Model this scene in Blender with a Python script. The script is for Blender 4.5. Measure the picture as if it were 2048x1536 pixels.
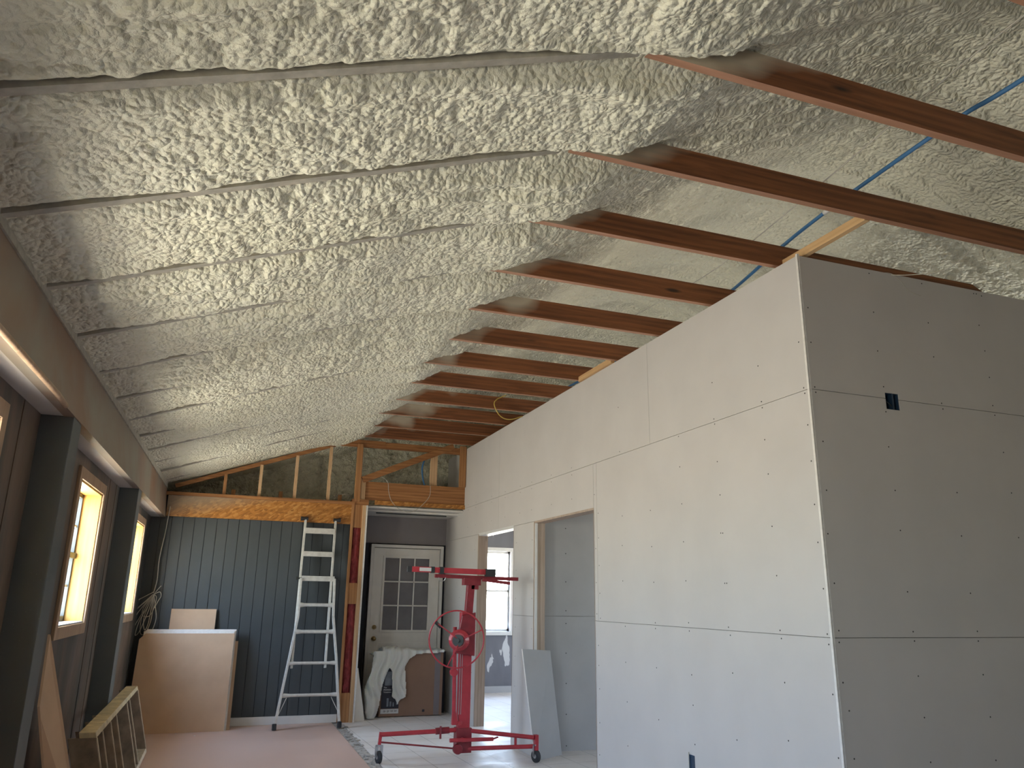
import bpy, math, random
import numpy as np
from mathutils import Vector, Matrix
random.seed(7); rng = np.random.default_rng(7)
SC = bpy.context.scene; COL = SC.collection
for o in list(bpy.data.objects): bpy.data.objects.remove(o)

# ---------------------------------------------------------------- camera
cam_d = bpy.data.cameras.new('camera'); cam = bpy.data.objects.new('camera', cam_d); COL.objects.link(cam)
TILT, YAW, ROLL = math.radians(15.6), math.radians(19.9), math.radians(0.89)
F = Vector((math.sin(YAW)*math.cos(TILT), math.cos(YAW)*math.cos(TILT), math.sin(TILT)))
R0 = Vector((math.cos(YAW), -math.sin(YAW), 0)); U0 = R0.cross(F)
Rv = R0*math.cos(ROLL)+U0*math.sin(ROLL); Uv = U0*math.cos(ROLL)-R0*math.sin(ROLL)
cam.matrix_world = Matrix(((Rv.x, Uv.x, -F.x, 0), (Rv.y, Uv.y, -F.y, 0), (Rv.z, Uv.z, -F.z, 1.5), (0, 0, 0, 1)))
cam_d.sensor_fit = 'HORIZONTAL'; cam_d.sensor_width = 36; cam_d.lens = 1535/2048*36
cam_d.clip_start = .05; cam_d.clip_end = 200
SC.camera = cam

# ---------------------------------------------------------------- world: pale sky above, sunlit dry ground below
SC.view_settings.view_transform = 'Standard'; SC.view_settings.look = 'None'
SC.view_settings.gamma = 1; SC.view_settings.use_curve_mapping = False
SC.view_settings.exposure = 2.03
W = bpy.data.worlds.new('daylight'); SC.world = W; W.use_nodes = True
nt = W.node_tree; nt.nodes.clear()
tc = nt.nodes.new('ShaderNodeTexCoord'); sx = nt.nodes.new('ShaderNodeSeparateXYZ'); mr = nt.nodes.new('ShaderNodeMapRange')
cr = nt.nodes.new('ShaderNodeValToRGB'); bg = nt.nodes.new('ShaderNodeBackground'); wo = nt.nodes.new('ShaderNodeOutputWorld')
nt.links.new(tc.outputs['Generated'], sx.inputs[0]); nt.links.new(sx.outputs['Z'], mr.inputs[0])
mr.inputs[1].default_value = -1; mr.inputs[2].default_value = 1
nt.links.new(mr.outputs[0], cr.inputs[0]); nt.links.new(cr.outputs[0], bg.inputs[0]); nt.links.new(bg.outputs[0], wo.inputs[0])
e = cr.color_ramp.elements
e[0].position = 0.0; e[0].color = (1.0, .91, .77, 1)
e[1].position = 1.0; e[1].color = (.42, .60, .95, 1)
a = e.new(.46); a.color = (1.0, .93, .81, 1)
a = e.new(.50); a.color = (.9, .95, .92, 1)
a = e.new(.62); a.color = (.62, .78, 1.05, 1)
bg.inputs[1].default_value = 9.0

def portal(loc, rot, sx_, sy_):
    l = bpy.data.lights.new('window_daylight', 'AREA'); l.shape = 'RECTANGLE'; l.size = sx_; l.size_y = sy_
    l.cycles.is_portal = True
    o = bpy.data.objects.new('window_daylight', l); COL.objects.link(o); o.location = loc; o.rotation_euler = rot
    return o
WINS = [(-.35, .85), (2.72, 3.80), (5.72, 6.64), (8.66, 9.60)]      # openings of the left wall
for (y0, y1) in WINS:
    portal((-1.09+.016*((y0+y1)/2-10.28), (y0+y1)/2, 1.75), (0, math.radians(-90), 0), .96, y1-y0)
portal((4.26, 12.93, 1.62), (math.radians(-90), 0, 0), .82, 1.33)
ADDED_WINS = [(4.25, 5.15), (9.0, 10.6)]                       # unseen windows added to brighten the foam, tiles and rooms behind the drywall
for (y0, y1) in ADDED_WINS:
    portal((7.78, (y0+y1)/2, 1.6), (0, math.radians(90), 0), 1.4, y1-y0)

# ---------------------------------------------------------------- node helpers
def new_mat(name):
    m = bpy.data.materials.new(name); m.use_nodes = True
    t = m.node_tree; b = t.nodes['Principled BSDF']; return m, t, b
def N(t, kind, **kw):
    n = t.nodes.new(kind)
    for k, v in kw.items(): setattr(n, k, v)
    return n
def coords(t, kind='Object', scale=(1, 1, 1), rot=(0, 0, 0)):
    c = N(t, 'ShaderNodeTexCoord'); mp = N(t, 'ShaderNodeMapping'); mp.inputs['Scale'].default_value = scale
    mp.inputs['Rotation'].default_value = rot
    t.links.new(c.outputs[kind], mp.inputs[0]); return mp.outputs[0]
def noise(t, vec, scale, detail=4, rough=.55, dist=0):
    n = N(t, 'ShaderNodeTexNoise'); n.inputs['Scale'].default_value = scale; n.inputs['Detail'].default_value = detail
    n.inputs['Roughness'].default_value = rough; n.inputs['Distortion'].default_value = dist
    t.links.new(vec, n.inputs['Vector']); return n.outputs['Fac']
def ramp(t, fac, stops):
    r = N(t, 'ShaderNodeValToRGB'); el = r.color_ramp.elements
    el[0].position, el[0].color = stops[0][0], (*stops[0][1], 1)
    el[1].position, el[1].color = stops[-1][0], (*stops[-1][1], 1)
    for p, c in stops[1:-1]:
        q = el.new(p); q.color = (*c, 1)
    t.links.new(fac, r.inputs[0]); return r.outputs[0]
def mix(t, fac, a, b, mode='MIX'):
    n = N(t, 'ShaderNodeMix', data_type='RGBA', blend_type=mode)
    for s, v in ((n.inputs[0], fac), (n.inputs[6], a), (n.inputs[7], b)):
        if isinstance(v, (int, float)): s.default_value = v
        elif isinstance(v, tuple): s.default_value = (*v, 1) if len(v) == 3 else v
        else: t.links.new(v, s)
    return n.outputs[2]
def bump(t, b, h, strength, dist):
    n = N(t, 'ShaderNodeBump'); n.inputs['Strength'].default_value = strength; n.inputs['Distance'].default_value = dist
    t.links.new(h, n.inputs['Height']); t.links.new(n.outputs[0], b.inputs['Normal'])
def mathn(t, op, a, b=0.0, clamp=False):
    n = N(t, 'ShaderNodeMath', operation=op, use_clamp=clamp)
    for s, v in ((n.inputs[0], a), (n.inputs[1], b)):
        if isinstance(v, (int, float)): s.default_value = v
        else: t.links.new(v, s)
    return n.outputs[0]
def geo_axis(t, axis):
    g = N(t, 'ShaderNodeNewGeometry'); s = N(t, 'ShaderNodeSeparateXYZ'); t.links.new(g.outputs['Position'], s.inputs[0]); return s.outputs[axis]

def simple(name, col, rough=.6, metal=0, var=.08, scale=8, bmp=0, spec=.5):
    m, t, b = new_mat(name); v = coords(t)
    n = noise(t, v, scale, 5)
    lo = tuple(c*(1-var) for c in col); hi = tuple(min(1, c*(1+var)) for c in col)
    t.links.new(ramp(t, n, [(.3, lo), (.7, hi)]), b.inputs['Base Color'])
    b.inputs['Roughness'].default_value = rough; b.inputs['Metallic'].default_value = metal
    b.inputs['Specular IOR Level'].default_value = spec
    if bmp: bump(t, b, noise(t, v, scale*6, 3), bmp, .002)
    return m

def wood(name, dark, light, axis='X', rough=.6, knots=True, dust=None, grain=1.0):
    m, t, b = new_mat(name)
    sc = {'X': (.8, 14, 14), 'Y': (14, .8, 14), 'Z': (14, 14, .8)}[axis]
    v = coords(t, scale=sc)
    oi = N(t, 'ShaderNodeObjectInfo'); ad = N(t, 'ShaderNodeVectorMath', operation='ADD')
    sc2 = N(t, 'ShaderNodeVectorMath', operation='SCALE'); sc2.inputs[0].default_value = (7, 13, 19)
    t.links.new(oi.outputs['Random'], sc2.inputs['Scale']); t.links.new(v, ad.inputs[0]); t.links.new(sc2.outputs[0], ad.inputs[1])
    v = ad.outputs[0]
    n1 = noise(t, v, 1.6*grain, 5, .6, 1.2)
    w = N(t, 'ShaderNodeTexWave', wave_type='BANDS', bands_direction={'X': 'Z', 'Y': 'Z', 'Z': 'X'}[axis])
    w.inputs['Scale'].default_value = .55*grain; w.inputs['Distortion'].default_value = 5; w.inputs['Detail'].default_value = 3
    t.links.new(v, w.inputs['Vector'])
    f = mathn(t, 'ADD', mathn(t, 'MULTIPLY', n1, .86), mathn(t, 'MULTIPLY', w.outputs['Fac'], .14))
    c = ramp(t, f, [(.32, dark), (.68, light)])
    if knots:
        v2 = coords(t, scale={'X': (2.2, 9, 9), 'Y': (9, 2.2, 9), 'Z': (9, 9, 2.2)}[axis])
        a2 = N(t, 'ShaderNodeVectorMath', operation='ADD'); t.links.new(v2, a2.inputs[0]); t.links.new(sc2.outputs[0], a2.inputs[1])
        vo = N(t, 'ShaderNodeTexVoronoi'); vo.inputs['Scale'].default_value = .7; t.links.new(a2.outputs[0], vo.inputs['Vector'])
        k = ramp(t, vo.outputs['Distance'], [(.05, (1, 1, 1)), (.12, (0, 0, 0))])
        c = mix(t, k, c, tuple(x*.25 for x in dark))
    if dust:
        # insulation overspray near the end that runs into the foam
        x = geo_axis(t, 0); gg = N(t, 'ShaderNodeNewGeometry'); nn = noise(t, gg.outputs['Position'], 2.6, 2, .45)
        vv2 = geo_axis(t, 2)
        ms = mathn(t, 'SUBTRACT', mathn(t, 'ADD', mathn(t, 'MULTIPLY', nn, 2.2), mathn(t, 'MULTIPLY', mathn(t, 'SUBTRACT', vv2, 3.6), 4.0)),
                   mathn(t, 'MULTIPLY', mathn(t, 'SUBTRACT', x, 1.36), 1.5))
        k = ramp(t, ms, [(.30, (0, 0, 0)), (.85, (1, 1, 1))])
        c = mix(t, mathn(t, 'MULTIPLY', k, .75), c, dust)
    t.links.new(c, b.inputs['Base Color']); b.inputs['Roughness'].default_value = rough
    bump(t, b, n1, .25, .002)
    return m

# ---------------------------------------------------------------- materials
def foam_mat():
    m, t, b = new_mat('spray_foam'); v = coords(t)
    big = noise(t, v, 1.1, 4); mid = noise(t, v, 14, 3)
    c = ramp(t, big, [(.3, (.73, .70, .56)), (.7, (.85, .82, .68))])
    c = mix(t, mathn(t, 'MULTIPLY', mid, .30), c, (.70, .66, .46))
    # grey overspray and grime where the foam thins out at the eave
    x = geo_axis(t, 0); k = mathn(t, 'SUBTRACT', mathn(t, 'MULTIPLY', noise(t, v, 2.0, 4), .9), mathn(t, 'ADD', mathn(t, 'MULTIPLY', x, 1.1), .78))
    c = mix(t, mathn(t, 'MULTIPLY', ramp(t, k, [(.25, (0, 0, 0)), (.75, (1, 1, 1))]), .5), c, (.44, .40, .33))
    t.links.new(c, b.inputs['Base Color']); b.inputs['Roughness'].default_value = .55
    b.inputs['Specular IOR Level'].default_value = .35
    wv = N(t, 'ShaderNodeVectorMath', operation='ADD'); nd = N(t, 'ShaderNodeTexNoise'); nd.inputs['Scale'].default_value = 9
    t.links.new(v, nd.inputs['Vector']); s2 = N(t, 'ShaderNodeVectorMath', operation='SCALE'); s2.inputs['Scale'].default_value = .06
    t.links.new(nd.outputs['Color'], s2.inputs[0]); t.links.new(v, wv.inputs[0]); t.links.new(s2.outputs[0], wv.inputs[1])
    vo = N(t, 'ShaderNodeTexVoronoi', feature='SMOOTH_F1'); vo.inputs['Scale'].default_value = 38; vo.inputs['Smoothness'].default_value = .25
    t.links.new(wv.outputs[0], vo.inputs['Vector'])
    h = mathn(t, 'SUBTRACT', 1.0, vo.outputs['Distance'])
    h = mathn(t, 'ADD', h, mathn(t, 'MULTIPLY', noise(t, v, 90, 2), .35))
    bump(t, b, h, .9, .020)
    return m
M = {}
M['foam'] = foam_mat()
M['joist'] = wood('reddish_framing_lumber', (.12, .038, .012), (.28, .10, .034), 'X', .55, True, (.58, .53, .42))
M['joistedge'] = wood('pale_joist_edge', (.34, .16, .09), (.50, .27, .17), 'X', .55, False)
M['joistY'] = wood('pale_new_lumber_y', (.50, .29, .13), (.66, .43, .22), 'Y')
M['lumberX'] = wood('brown_lumber_x', (.22, .085, .025), (.42, .19, .065), 'X')
M['lumberZ'] = wood('brown_lumber_z', (.28, .12, .04), (.45, .22, .085), 'Z')
M['paleZ'] = wood('pale_lumber_z', (.48, .29, .15), (.66, .44, .25), 'Z')
M['jambZ'] = wood('weathered_jamb_z', (.34, .26, .20), (.47, .37, .30), 'Z')
M['pineZ'] = wood('clear_pine', (.48, .26, .05), (.64, .38, .085), 'Z', .5, True)
M['casing'] = wood('pine_casing', (.34, .22, .14), (.48, .33, .22), 'Z', .5, False)
M['rafter'] = simple('overspray_dusted_lumber', (.40, .37, .31), .8, var=.18, scale=20, bmp=.2)
M['drywall'] = simple('drywall_paper', (.56, .53, .51), .75, var=.035, scale=2.2, bmp=.03, spec=.3)
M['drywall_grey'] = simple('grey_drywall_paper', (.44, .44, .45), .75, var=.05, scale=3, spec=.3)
M['kraft'] = simple('brown_drywall_back_paper', (.54, .375, .255), .8, var=.08, scale=3, bmp=.1, spec=.3)
M['gyp'] = simple('gypsum_edge', (.72, .69, .66), .85, var=.08, scale=40, bmp=.3)
M['screw'] = simple('screw_dimple', (.035, .03, .028), .5, var=.1)
M['seam'] = simple('joint_shadow_gap', (.16, .14, .125), .8, var=.2, scale=30)
M['white'] = simple('white_paint', (.80, .77, .72), .45, var=.05, scale=6)
M['whitetrim'] = simple('white_trim', (.70, .69, .68), .45, var=.05, scale=6)
M['navy'] = simple('dark_navy_paint', (.02, .022, .035), .6, var=.1)
M['hallgrey'] = simple('hall_grey_paint', (.27, .245, .25), .7, var=.06, scale=3)
M['alu'] = simple('dusty_aluminium', (.66, .65, .62), .45, metal=.35, var=.12, scale=25, bmp=.1)
M['rubber'] = simple('black_rubber', (.025, .026, .03), .6, var=.2, scale=20)
M['red'] = simple('red_lift_enamel', (.42, .035, .05), .32, var=.15, scale=12)
M['reddark'] = simple('dark_red_lift_enamel', (.22, .02, .03), .4, var=.2, scale=12)
M['steel'] = simple('caster_steel', (.5, .5, .52), .35, metal=.9, var=.1)
M['brass'] = simple('brass', (.45, .33, .16), .3, metal=.9, var=.1)
M['carton'] = simple('carton_board', (.27, .165, .115), .8, var=.06, scale=4, spec=.3)
M['tape'] = simple('grey_tape', (.20, .17, .175), .5, var=.05)
M['labelblack'] = simple('label_black', (.018, .018, .028), .45, var=.05)
M['labelgrey'] = simple('label_picture', (.17, .19, .22), .5, var=.35, scale=14)
M['labelwhite'] = simple('label_white', (.62, .62, .62), .5, var=.03)
M['cord'] = simple('grey_cord', (.46, .43, .37), .6, var=.1, scale=30)
M['bluepipe'] = simple('blue_pex', (.05, .16, .34), .4, var=.1, scale=10)
M['yellowcord'] = simple('yellow_cord', (.55, .38, .08), .5, var=.1)
M['bluebox'] = simple('blue_box_plastic', (.02, .045, .085), .45, var=.15)
M['window_dark'] = simple('dark_sash', (.035, .04, .04), .4, var=.2)
M['soffit'] = simple('soffit_paint', (.50, .46, .43), .6, var=.06, scale=4)

def insulation():
    m, t, b = new_mat('red_faced_insulation'); v = coords(t, scale=(1, 1, .5))
    n = noise(t, v, 22, 5); t.links.new(ramp(t, n, [(.3, (.13, .012, .014)), (.7, (.36, .055, .06))]), b.inputs['Base Color'])
    b.inputs['Roughness'].default_value = .7; bump(t, b, n, .8, .02); return m
M['insul'] = insulation()
def osb():
    m, t, b = new_mat('oriented_strand_board'); v = coords(t, scale=(1, 1, 1), rot=(0, .5, 0))
    vo = N(t, 'ShaderNodeTexVoronoi'); vo.inputs['Scale'].default_value = 1
    mp = N(t, 'ShaderNodeMapping'); mp.inputs['Scale'].default_value = (22, 22, 60); mp.inputs['Rotation'].default_value = (0, -.9, 0)
    t.links.new(v, mp.inputs[0]); t.links.new(mp.outputs[0], vo.inputs['Vector'])
    s = N(t, 'ShaderNodeSeparateColor'); t.links.new(vo.outputs['Color'], s.inputs[0])
    n = noise(t, v, 3, 5)
    f = mathn(t, 'ADD', mathn(t, 'MULTIPLY', s.outputs[0], .55), mathn(t, 'MULTIPLY', n, .45))
    c = ramp(t, f, [(.2, (.26, .10, .018)), (.55, (.44, .18, .035)), (.9, (.62, .33, .10))])
    # dusting of overspray at the corner with the left wall
    x = geo_axis(t, 0); z = geo_axis(t, 2)
    k = mathn(t, 'SUBTRACT', mathn(t, 'ADD', mathn(t, 'MULTIPLY', z, 5.0), mathn(t, 'MULTIPLY', n, .8)), mathn(t, 'ADD', mathn(t, 'MULTIPLY', x, 1.1), 12.9))
    c = mix(t, mathn(t, 'MULTIPLY', ramp(t, k, [(0.0, (0, 0, 0)), (1.0, (1, 1, 1))]), .75), c, (.33, .28, .21))
    t.links.new(c, b.inputs['Base Color']); b.inputs['Roughness'].default_value = .45; bump(t, b, f, .2, .003); return m
M['osb'] = osb()
def panel(name, a, bb, brown, amount, scale=(1, 1, 1)):
    m, t, b = new_mat(name); v = coords(t, scale=scale)
    n = noise(t, v, 1.6, 6, .65, .6); n2 = noise(t, v, 40, 2)
    c = ramp(t, n, [(.3, a), (.7, bb)])
    c = mix(t, mathn(t, 'MULTIPLY', ramp(t, noise(t, v, .9, 5, .6, .8), [(.42, (0, 0, 0)), (.62, (1, 1, 1))]), amount), c, brown)
    spk = ramp(t, noise(t, coords(t), 130, 1), [(.76, (0, 0, 0)), (.80, (1, 1, 1))])
    c = mix(t, mathn(t, 'MULTIPLY', spk, .25), c, (.5, .47, .4))
    t.links.new(c, b.inputs['Base Color'])
    t.links.new(ramp(t, n, [(.3, (.42,)*3), (.7, (.6,)*3)]), b.inputs['Roughness']); bump(t, b, n2, .08, .002); return m
M['panel'] = panel('slate_painted_panelling', (.045, .055, .062), (.06, .07, .078), (.06, .062, .062), .3)
M['panel_left'] = panel('weathered_dark_panelling', (.045, .045, .045), (.075, .068, .06), (.17, .115, .085), 1.0, (1, 1.6, .5))
M['pilaster'] = panel('slate_painted_pilaster', (.085, .098, .105), (.11, .122, .127), (.11, .115, .115), .3)
M['header'] = panel('overspray_dusted_header', (.22, .205, .17), (.30, .28, .235), (.24, .125, .075), .85, (.5, .45, .5))
def patchwall():
    m, t, b = new_mat('patched_bedroom_wall'); v = coords(t, scale=(2.2, 1, .75))
    n = noise(t, v, 3.2, 3, .5, .3)
    c = ramp(t, n, [(.0, (.13, .13, .15)), (.60, (.17, .17, .19)), (.615, (.55, .55, .56)), (1.0, (.6, .6, .6))])
    t.links.new(c, b.inputs['Base Color']); b.inputs['Roughness'].default_value = .7; return m
M['patch'] = patchwall()
M['rackedge'] = simple('rack_paint_lit', (.52, .44, .33), .6, var=.25, scale=18)  # light on the front edges is put into this paler colour
M['rackside'] = simple('rack_side_shaded', (.26, .20, .15), .7, var=.35, scale=9)  # divider sides coloured darker for the shade inside the rack
M['rackwood'] = simple('yellow_lit_rack_board', (.56, .47, .30), .55, var=.35, scale=9)  # yellow light on the top surface is part of the colour
def tiles():
    m, t, b = new_mat('dusty_floor_tile'); v = coords(t, 'Object', rot=(0, 0, -.05))
    mp = N(t, 'ShaderNodeMapping'); mp.inputs['Location'].default_value = (-.09, .12, 0); t.links.new(v, mp.inputs[0])
    br = N(t, 'ShaderNodeTexBrick'); br.offset = 0; br.inputs['Scale'].default_value = 1
    br.inputs['Brick Width'].default_value = .33; br.inputs['Row Height'].default_value = .33; br.inputs['Mortar Size'].default_value = .004
    br.inputs['Mortar Smooth'].default_value = .2; br.inputs['Bias'].default_value = 0
    br.inputs['Color1'].default_value = (.72, .67, .64, 1); br.inputs['Color2'].default_value = (.76, .71, .68, 1); br.inputs['Mortar'].default_value = (.36, .33, .31, 1)
    t.links.new(mp.outputs[0], br.inputs['Vector'])
    dn = noise(t, v, 2.2, 6, .65)
    c = mix(t, ramp(t, dn, [(.42, (0, 0, 0)), (.68, (.75,)*3)]), br.outputs['Color'], (.82, .80, .80))
    t.links.new(c, b.inputs['Base Color']); t.links.new(ramp(t, dn, [(.3, (.35,)*3), (.7, (.7,)*3)]), b.inputs['Roughness'])
    bump(t, b, br.outputs['Fac'], -.3, .003); return m
M['tile'] = tiles()
M['underlay'] = panel('red_brown_underlayment', (.58, .40, .33), (.66, .47, .40), (.62, .46, .40), .4)
M['mortar'] = simple('broken_mortar', (.40, .37, .34), .85, var=.35, scale=14, bmp=.8)
def glass():
    m = bpy.data.materials.new('window_glass'); m.use_nodes = True; t = m.node_tree; t.nodes.clear()
    o = N(t, 'ShaderNodeOutputMaterial'); tr = N(t, 'ShaderNodeBsdfTransparent'); gl = N(t, 'ShaderNodeBsdfGlossy'); mx = N(t, 'ShaderNodeMixShader')
    gl.inputs['Roughness'].default_value = .05; tr.inputs[0].default_value = (.93, .95, .94, 1)
    mx.inputs[0].default_value = .06; t.links.new(tr.outputs[0], mx.inputs[1]); t.links.new(gl.outputs[0], mx.inputs[2]); t.links.new(mx.outputs[0], o.inputs[0]); return m
M['glass'] = glass()
M['doorglass'] = simple('dim_door_glass', (.17, .16, .17), .25, var=.25, scale=2)
def drape_mat():
    m, t, b = new_mat('thin_white_plastic'); v = coords(t)
    b.inputs['Base Color'].default_value = (.82, .76, .69, 1); b.inputs['Roughness'].default_value = .35
    b.inputs['Transmission Weight'].default_value = 0; b.inputs['Subsurface Weight'].default_value = .15
    b.inputs['Alpha'].default_value = .93
    bump(t, b, noise(t, coords(t, scale=(3, 3, .8)), 16, 4, .6, 1.5), .5, .02); return m
M['plastic'] = drape_mat()

# ---------------------------------------------------------------- mesh helpers
class MB:
    def __init__(s): s.v = []; s.f = []; s.m = []
    def add(s, vs, fs, mi=0):
        b = len(s.v); s.v += [tuple(p) for p in vs]; s.f += [tuple(i+b for i in f) for f in fs]; s.m += [mi]*len(fs); return s
    def box(s, x0, x1, y0, y1, z0, z1, mi=0):
        return s.add([(x0, y0, z0), (x1, y0, z0), (x1, y1, z0), (x0, y1, z0), (x0, y0, z1), (x1, y0, z1), (x1, y1, z1), (x0, y1, z1)],
                     [(0, 3, 2, 1), (4, 5, 6, 7), (0, 1, 5, 4), (1, 2, 6, 5), (2, 3, 7, 6), (3, 0, 4, 7)], mi)
    def hexa(s, p, mi=0):      # 4 bottom, 4 top corners
        return s.add(p, [(0, 3, 2, 1), (4, 5, 6, 7), (0, 1, 5, 4), (1, 2, 6, 5), (2, 3, 7, 6), (3, 0, 4, 7)], mi)
    def bar(s, p0, p1, w, h, up=(0, 0, 1), mi=0):
        p0 = Vector(p0); p1 = Vector(p1); d = (p1-p0).normalized(); up = Vector(up)
        sd = d.cross(up).normalized(); u = sd.cross(d).normalized()
        P = []
        for p in (p0, p1):
            P += [p-sd*w/2-u*h/2, p+sd*w/2-u*h/2, p+sd*w/2+u*h/2, p-sd*w/2+u*h/2]
        return s.add(P, [(0, 1, 2, 3), (7, 6, 5, 4), (0, 4, 5, 1), (1, 5, 6, 2), (2, 6, 7, 3), (3, 7, 4, 0)], mi)
    def tube(s, pts, r, n=10, mi=0, closed=False):
        pts = [Vector(p) for p in pts]; K = len(pts); base = len(s.v); prev = None
        rr = r if isinstance(r, (list, tuple)) else [r]*K
        for i, p in enumerate(pts):
            if closed: d = (pts[(i+1) % K]-pts[i-1]).normalized()
            else: d = (pts[min(i+1, K-1)]-pts[max(i-1, 0)]).normalized()
            if prev is None:
                a = Vector((0, 0, 1)) if abs(d.z) < .9 else Vector((1, 0, 0)); u = d.cross(a).normalized()
            else: u = (prev-d*prev.dot(d)).normalized()
            prev = u; w = d.cross(u)
            for k in range(n):
                t = 2*math.pi*k/n; s.v.append(tuple(p+(u*math.cos(t)+w*math.sin(t))*rr[i]))
        segs = K if closed else K-1
        for i in range(segs):
            j = (i+1) % K
            for k in range(n):
                l = (k+1) % n; s.f.append((base+i*n+k, base+i*n+l, base+j*n+l, base+j*n+k)); s.m.append(mi)
        if not closed:
            s.f.append(tuple(base+k for k in reversed(range(n)))); s.f.append(tuple(base+(K-1)*n+k for k in range(n))); s.m += [mi, mi]
        return s
    def disc(s, c, nrm, r, t, n=8, mi=0):
        c = Vector(c); nrm = Vector(nrm).normalized()
        return s.tube([c, c+nrm*t], r, n, mi)
    def shear(s):
        s.v = [(x+.016*(y-10.28), y, z) for x, y, z in s.v]; return s
    def build(s, name, mats, parent=None, bevel=0, smooth=False, origin=None):
        if not isinstance(mats, (list, tuple)): mats = [mats]
        if parent is not None: o0 = world_loc(parent)
        elif origin is not None: o0 = Vector(origin)
        else:
            xs = [p[0] for p in s.v]; ys = [p[1] for p in s.v]; zs = [p[2] for p in s.v]
            o0 = Vector(((min(xs)+max(xs))/2, (min(ys)+max(ys))/2, min(zs)))
        me = bpy.data.meshes.new(name); me.from_pydata([(x-o0.x, y-o0.y, z-o0.z) for x, y, z in s.v], [], s.f)
        for mm in mats: me.materials.append(M[mm])
        me.polygons.foreach_set('material_index', s.m)
        if smooth: me.shade_smooth()
        ob = bpy.data.objects.new(name, me); COL.objects.link(ob)
        if parent is not None: ob.parent = parent; LOC[ob.name] = o0
        else: ob.location = o0; LOC[ob.name] = o0
        if bevel:
            bv = ob.modifiers.new('bevel', 'BEVEL'); bv.width = bevel; bv.segments = 2; bv.limit_method = 'ANGLE'; bv.angle_limit = math.radians(40)
        return ob
LOC = {}
def world_loc(o): return LOC[o.name]
def empty(name, loc):
    o = bpy.data.objects.new(name, None); COL.objects.link(o); o.location = loc; o.empty_display_size = .1; LOC[o.name] = Vector(loc); return o
def tag(o, label, cat, group=None, kind=None):
    o['label'] = label; o['category'] = cat
    if group: o['group'] = group
    if kind: o['kind'] = kind
    return o
def struct(o, label=None):
    o['kind'] = 'structure'
    if label: o['label'] = label
    return o
def curve_pts(P, n=8):
    """Catmull-Rom through P"""
    P = [Vector(p) for p in P]; out = []
    for i in range(len(P)-1):
        a = P[max(i-1, 0)]; b = P[i]; c = P[i+1]; d = P[min(i+2, len(P)-1)]
        for k in range(n):
            t = k/n; out.append(.5*((2*b)+(c-a)*t+(2*a-5*b+4*c-d)*t*t+(3*b-a-3*c+d)*t**3))
    out.append(P[-1]); return out

# ================================================================ SETTING
KX, KZ, SL, RX = 1.32, 3.54, .354, 3.40          # kink of ceiling ties, roof slope, ridge
RZ = KZ+SL*(RX-KX)
JY = [1.464+.7165*i for i in range(13)]           # rafter / joist rows (first one just out of view)

# ---- numpy noise for the foam
def hash2(i, j, s):
    h = (i.astype(np.int64)*374761393+j.astype(np.int64)*668265263+s*1442695041) & 0xffffffff
    h = ((h ^ (h >> 13))*1274126177) & 0xffffffff
    return ((h ^ (h >> 16)) & 0xffffff)/float(0xffffff)
def vnoise(x, y, s):
    i = np.floor(x); j = np.floor(y); fx = x-i; fy = y-j; fx = fx*fx*(3-2*fx); fy = fy*fy*(3-2*fy)
    return (hash2(i, j, s)*(1-fx)+hash2(i+1, j, s)*fx)*(1-fy)+(hash2(i, j+1, s)*(1-fx)+hash2(i+1, j+1, s)*fx)*fy
def fbm(x, y, s, o=4):
    r = 0; a = .5
    for k in range(o): r = r+a*vnoise(x, y, s+k*17); x = x*2.03; y = y*2.03; a *= .5
    return r
def domes(x, y, s):
    i = np.floor(x); j = np.floor(y); best = np.full(x.shape, 9.0); hh = np.zeros(x.shape)
    out = np.zeros(x.shape)
    for di in (-1, 0, 1):
        for dj in (-1, 0, 1):
            a = i+di; b = j+dj
            cx = a+hash2(a, b, s); cy = b+hash2(a, b, s+5); R = .55+.5*hash2(a, b, s+9)
            d2 = ((x-cx)**2+(y-cy)**2)/(R*R)
            out = np.maximum(out, np.sqrt(np.clip(1-d2, 0, 1))*R)
    return out
def sstep(a, b, x):
    t = np.clip((x-a)/(b-a), 0, 1); return t*t*(3-2*t)

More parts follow.
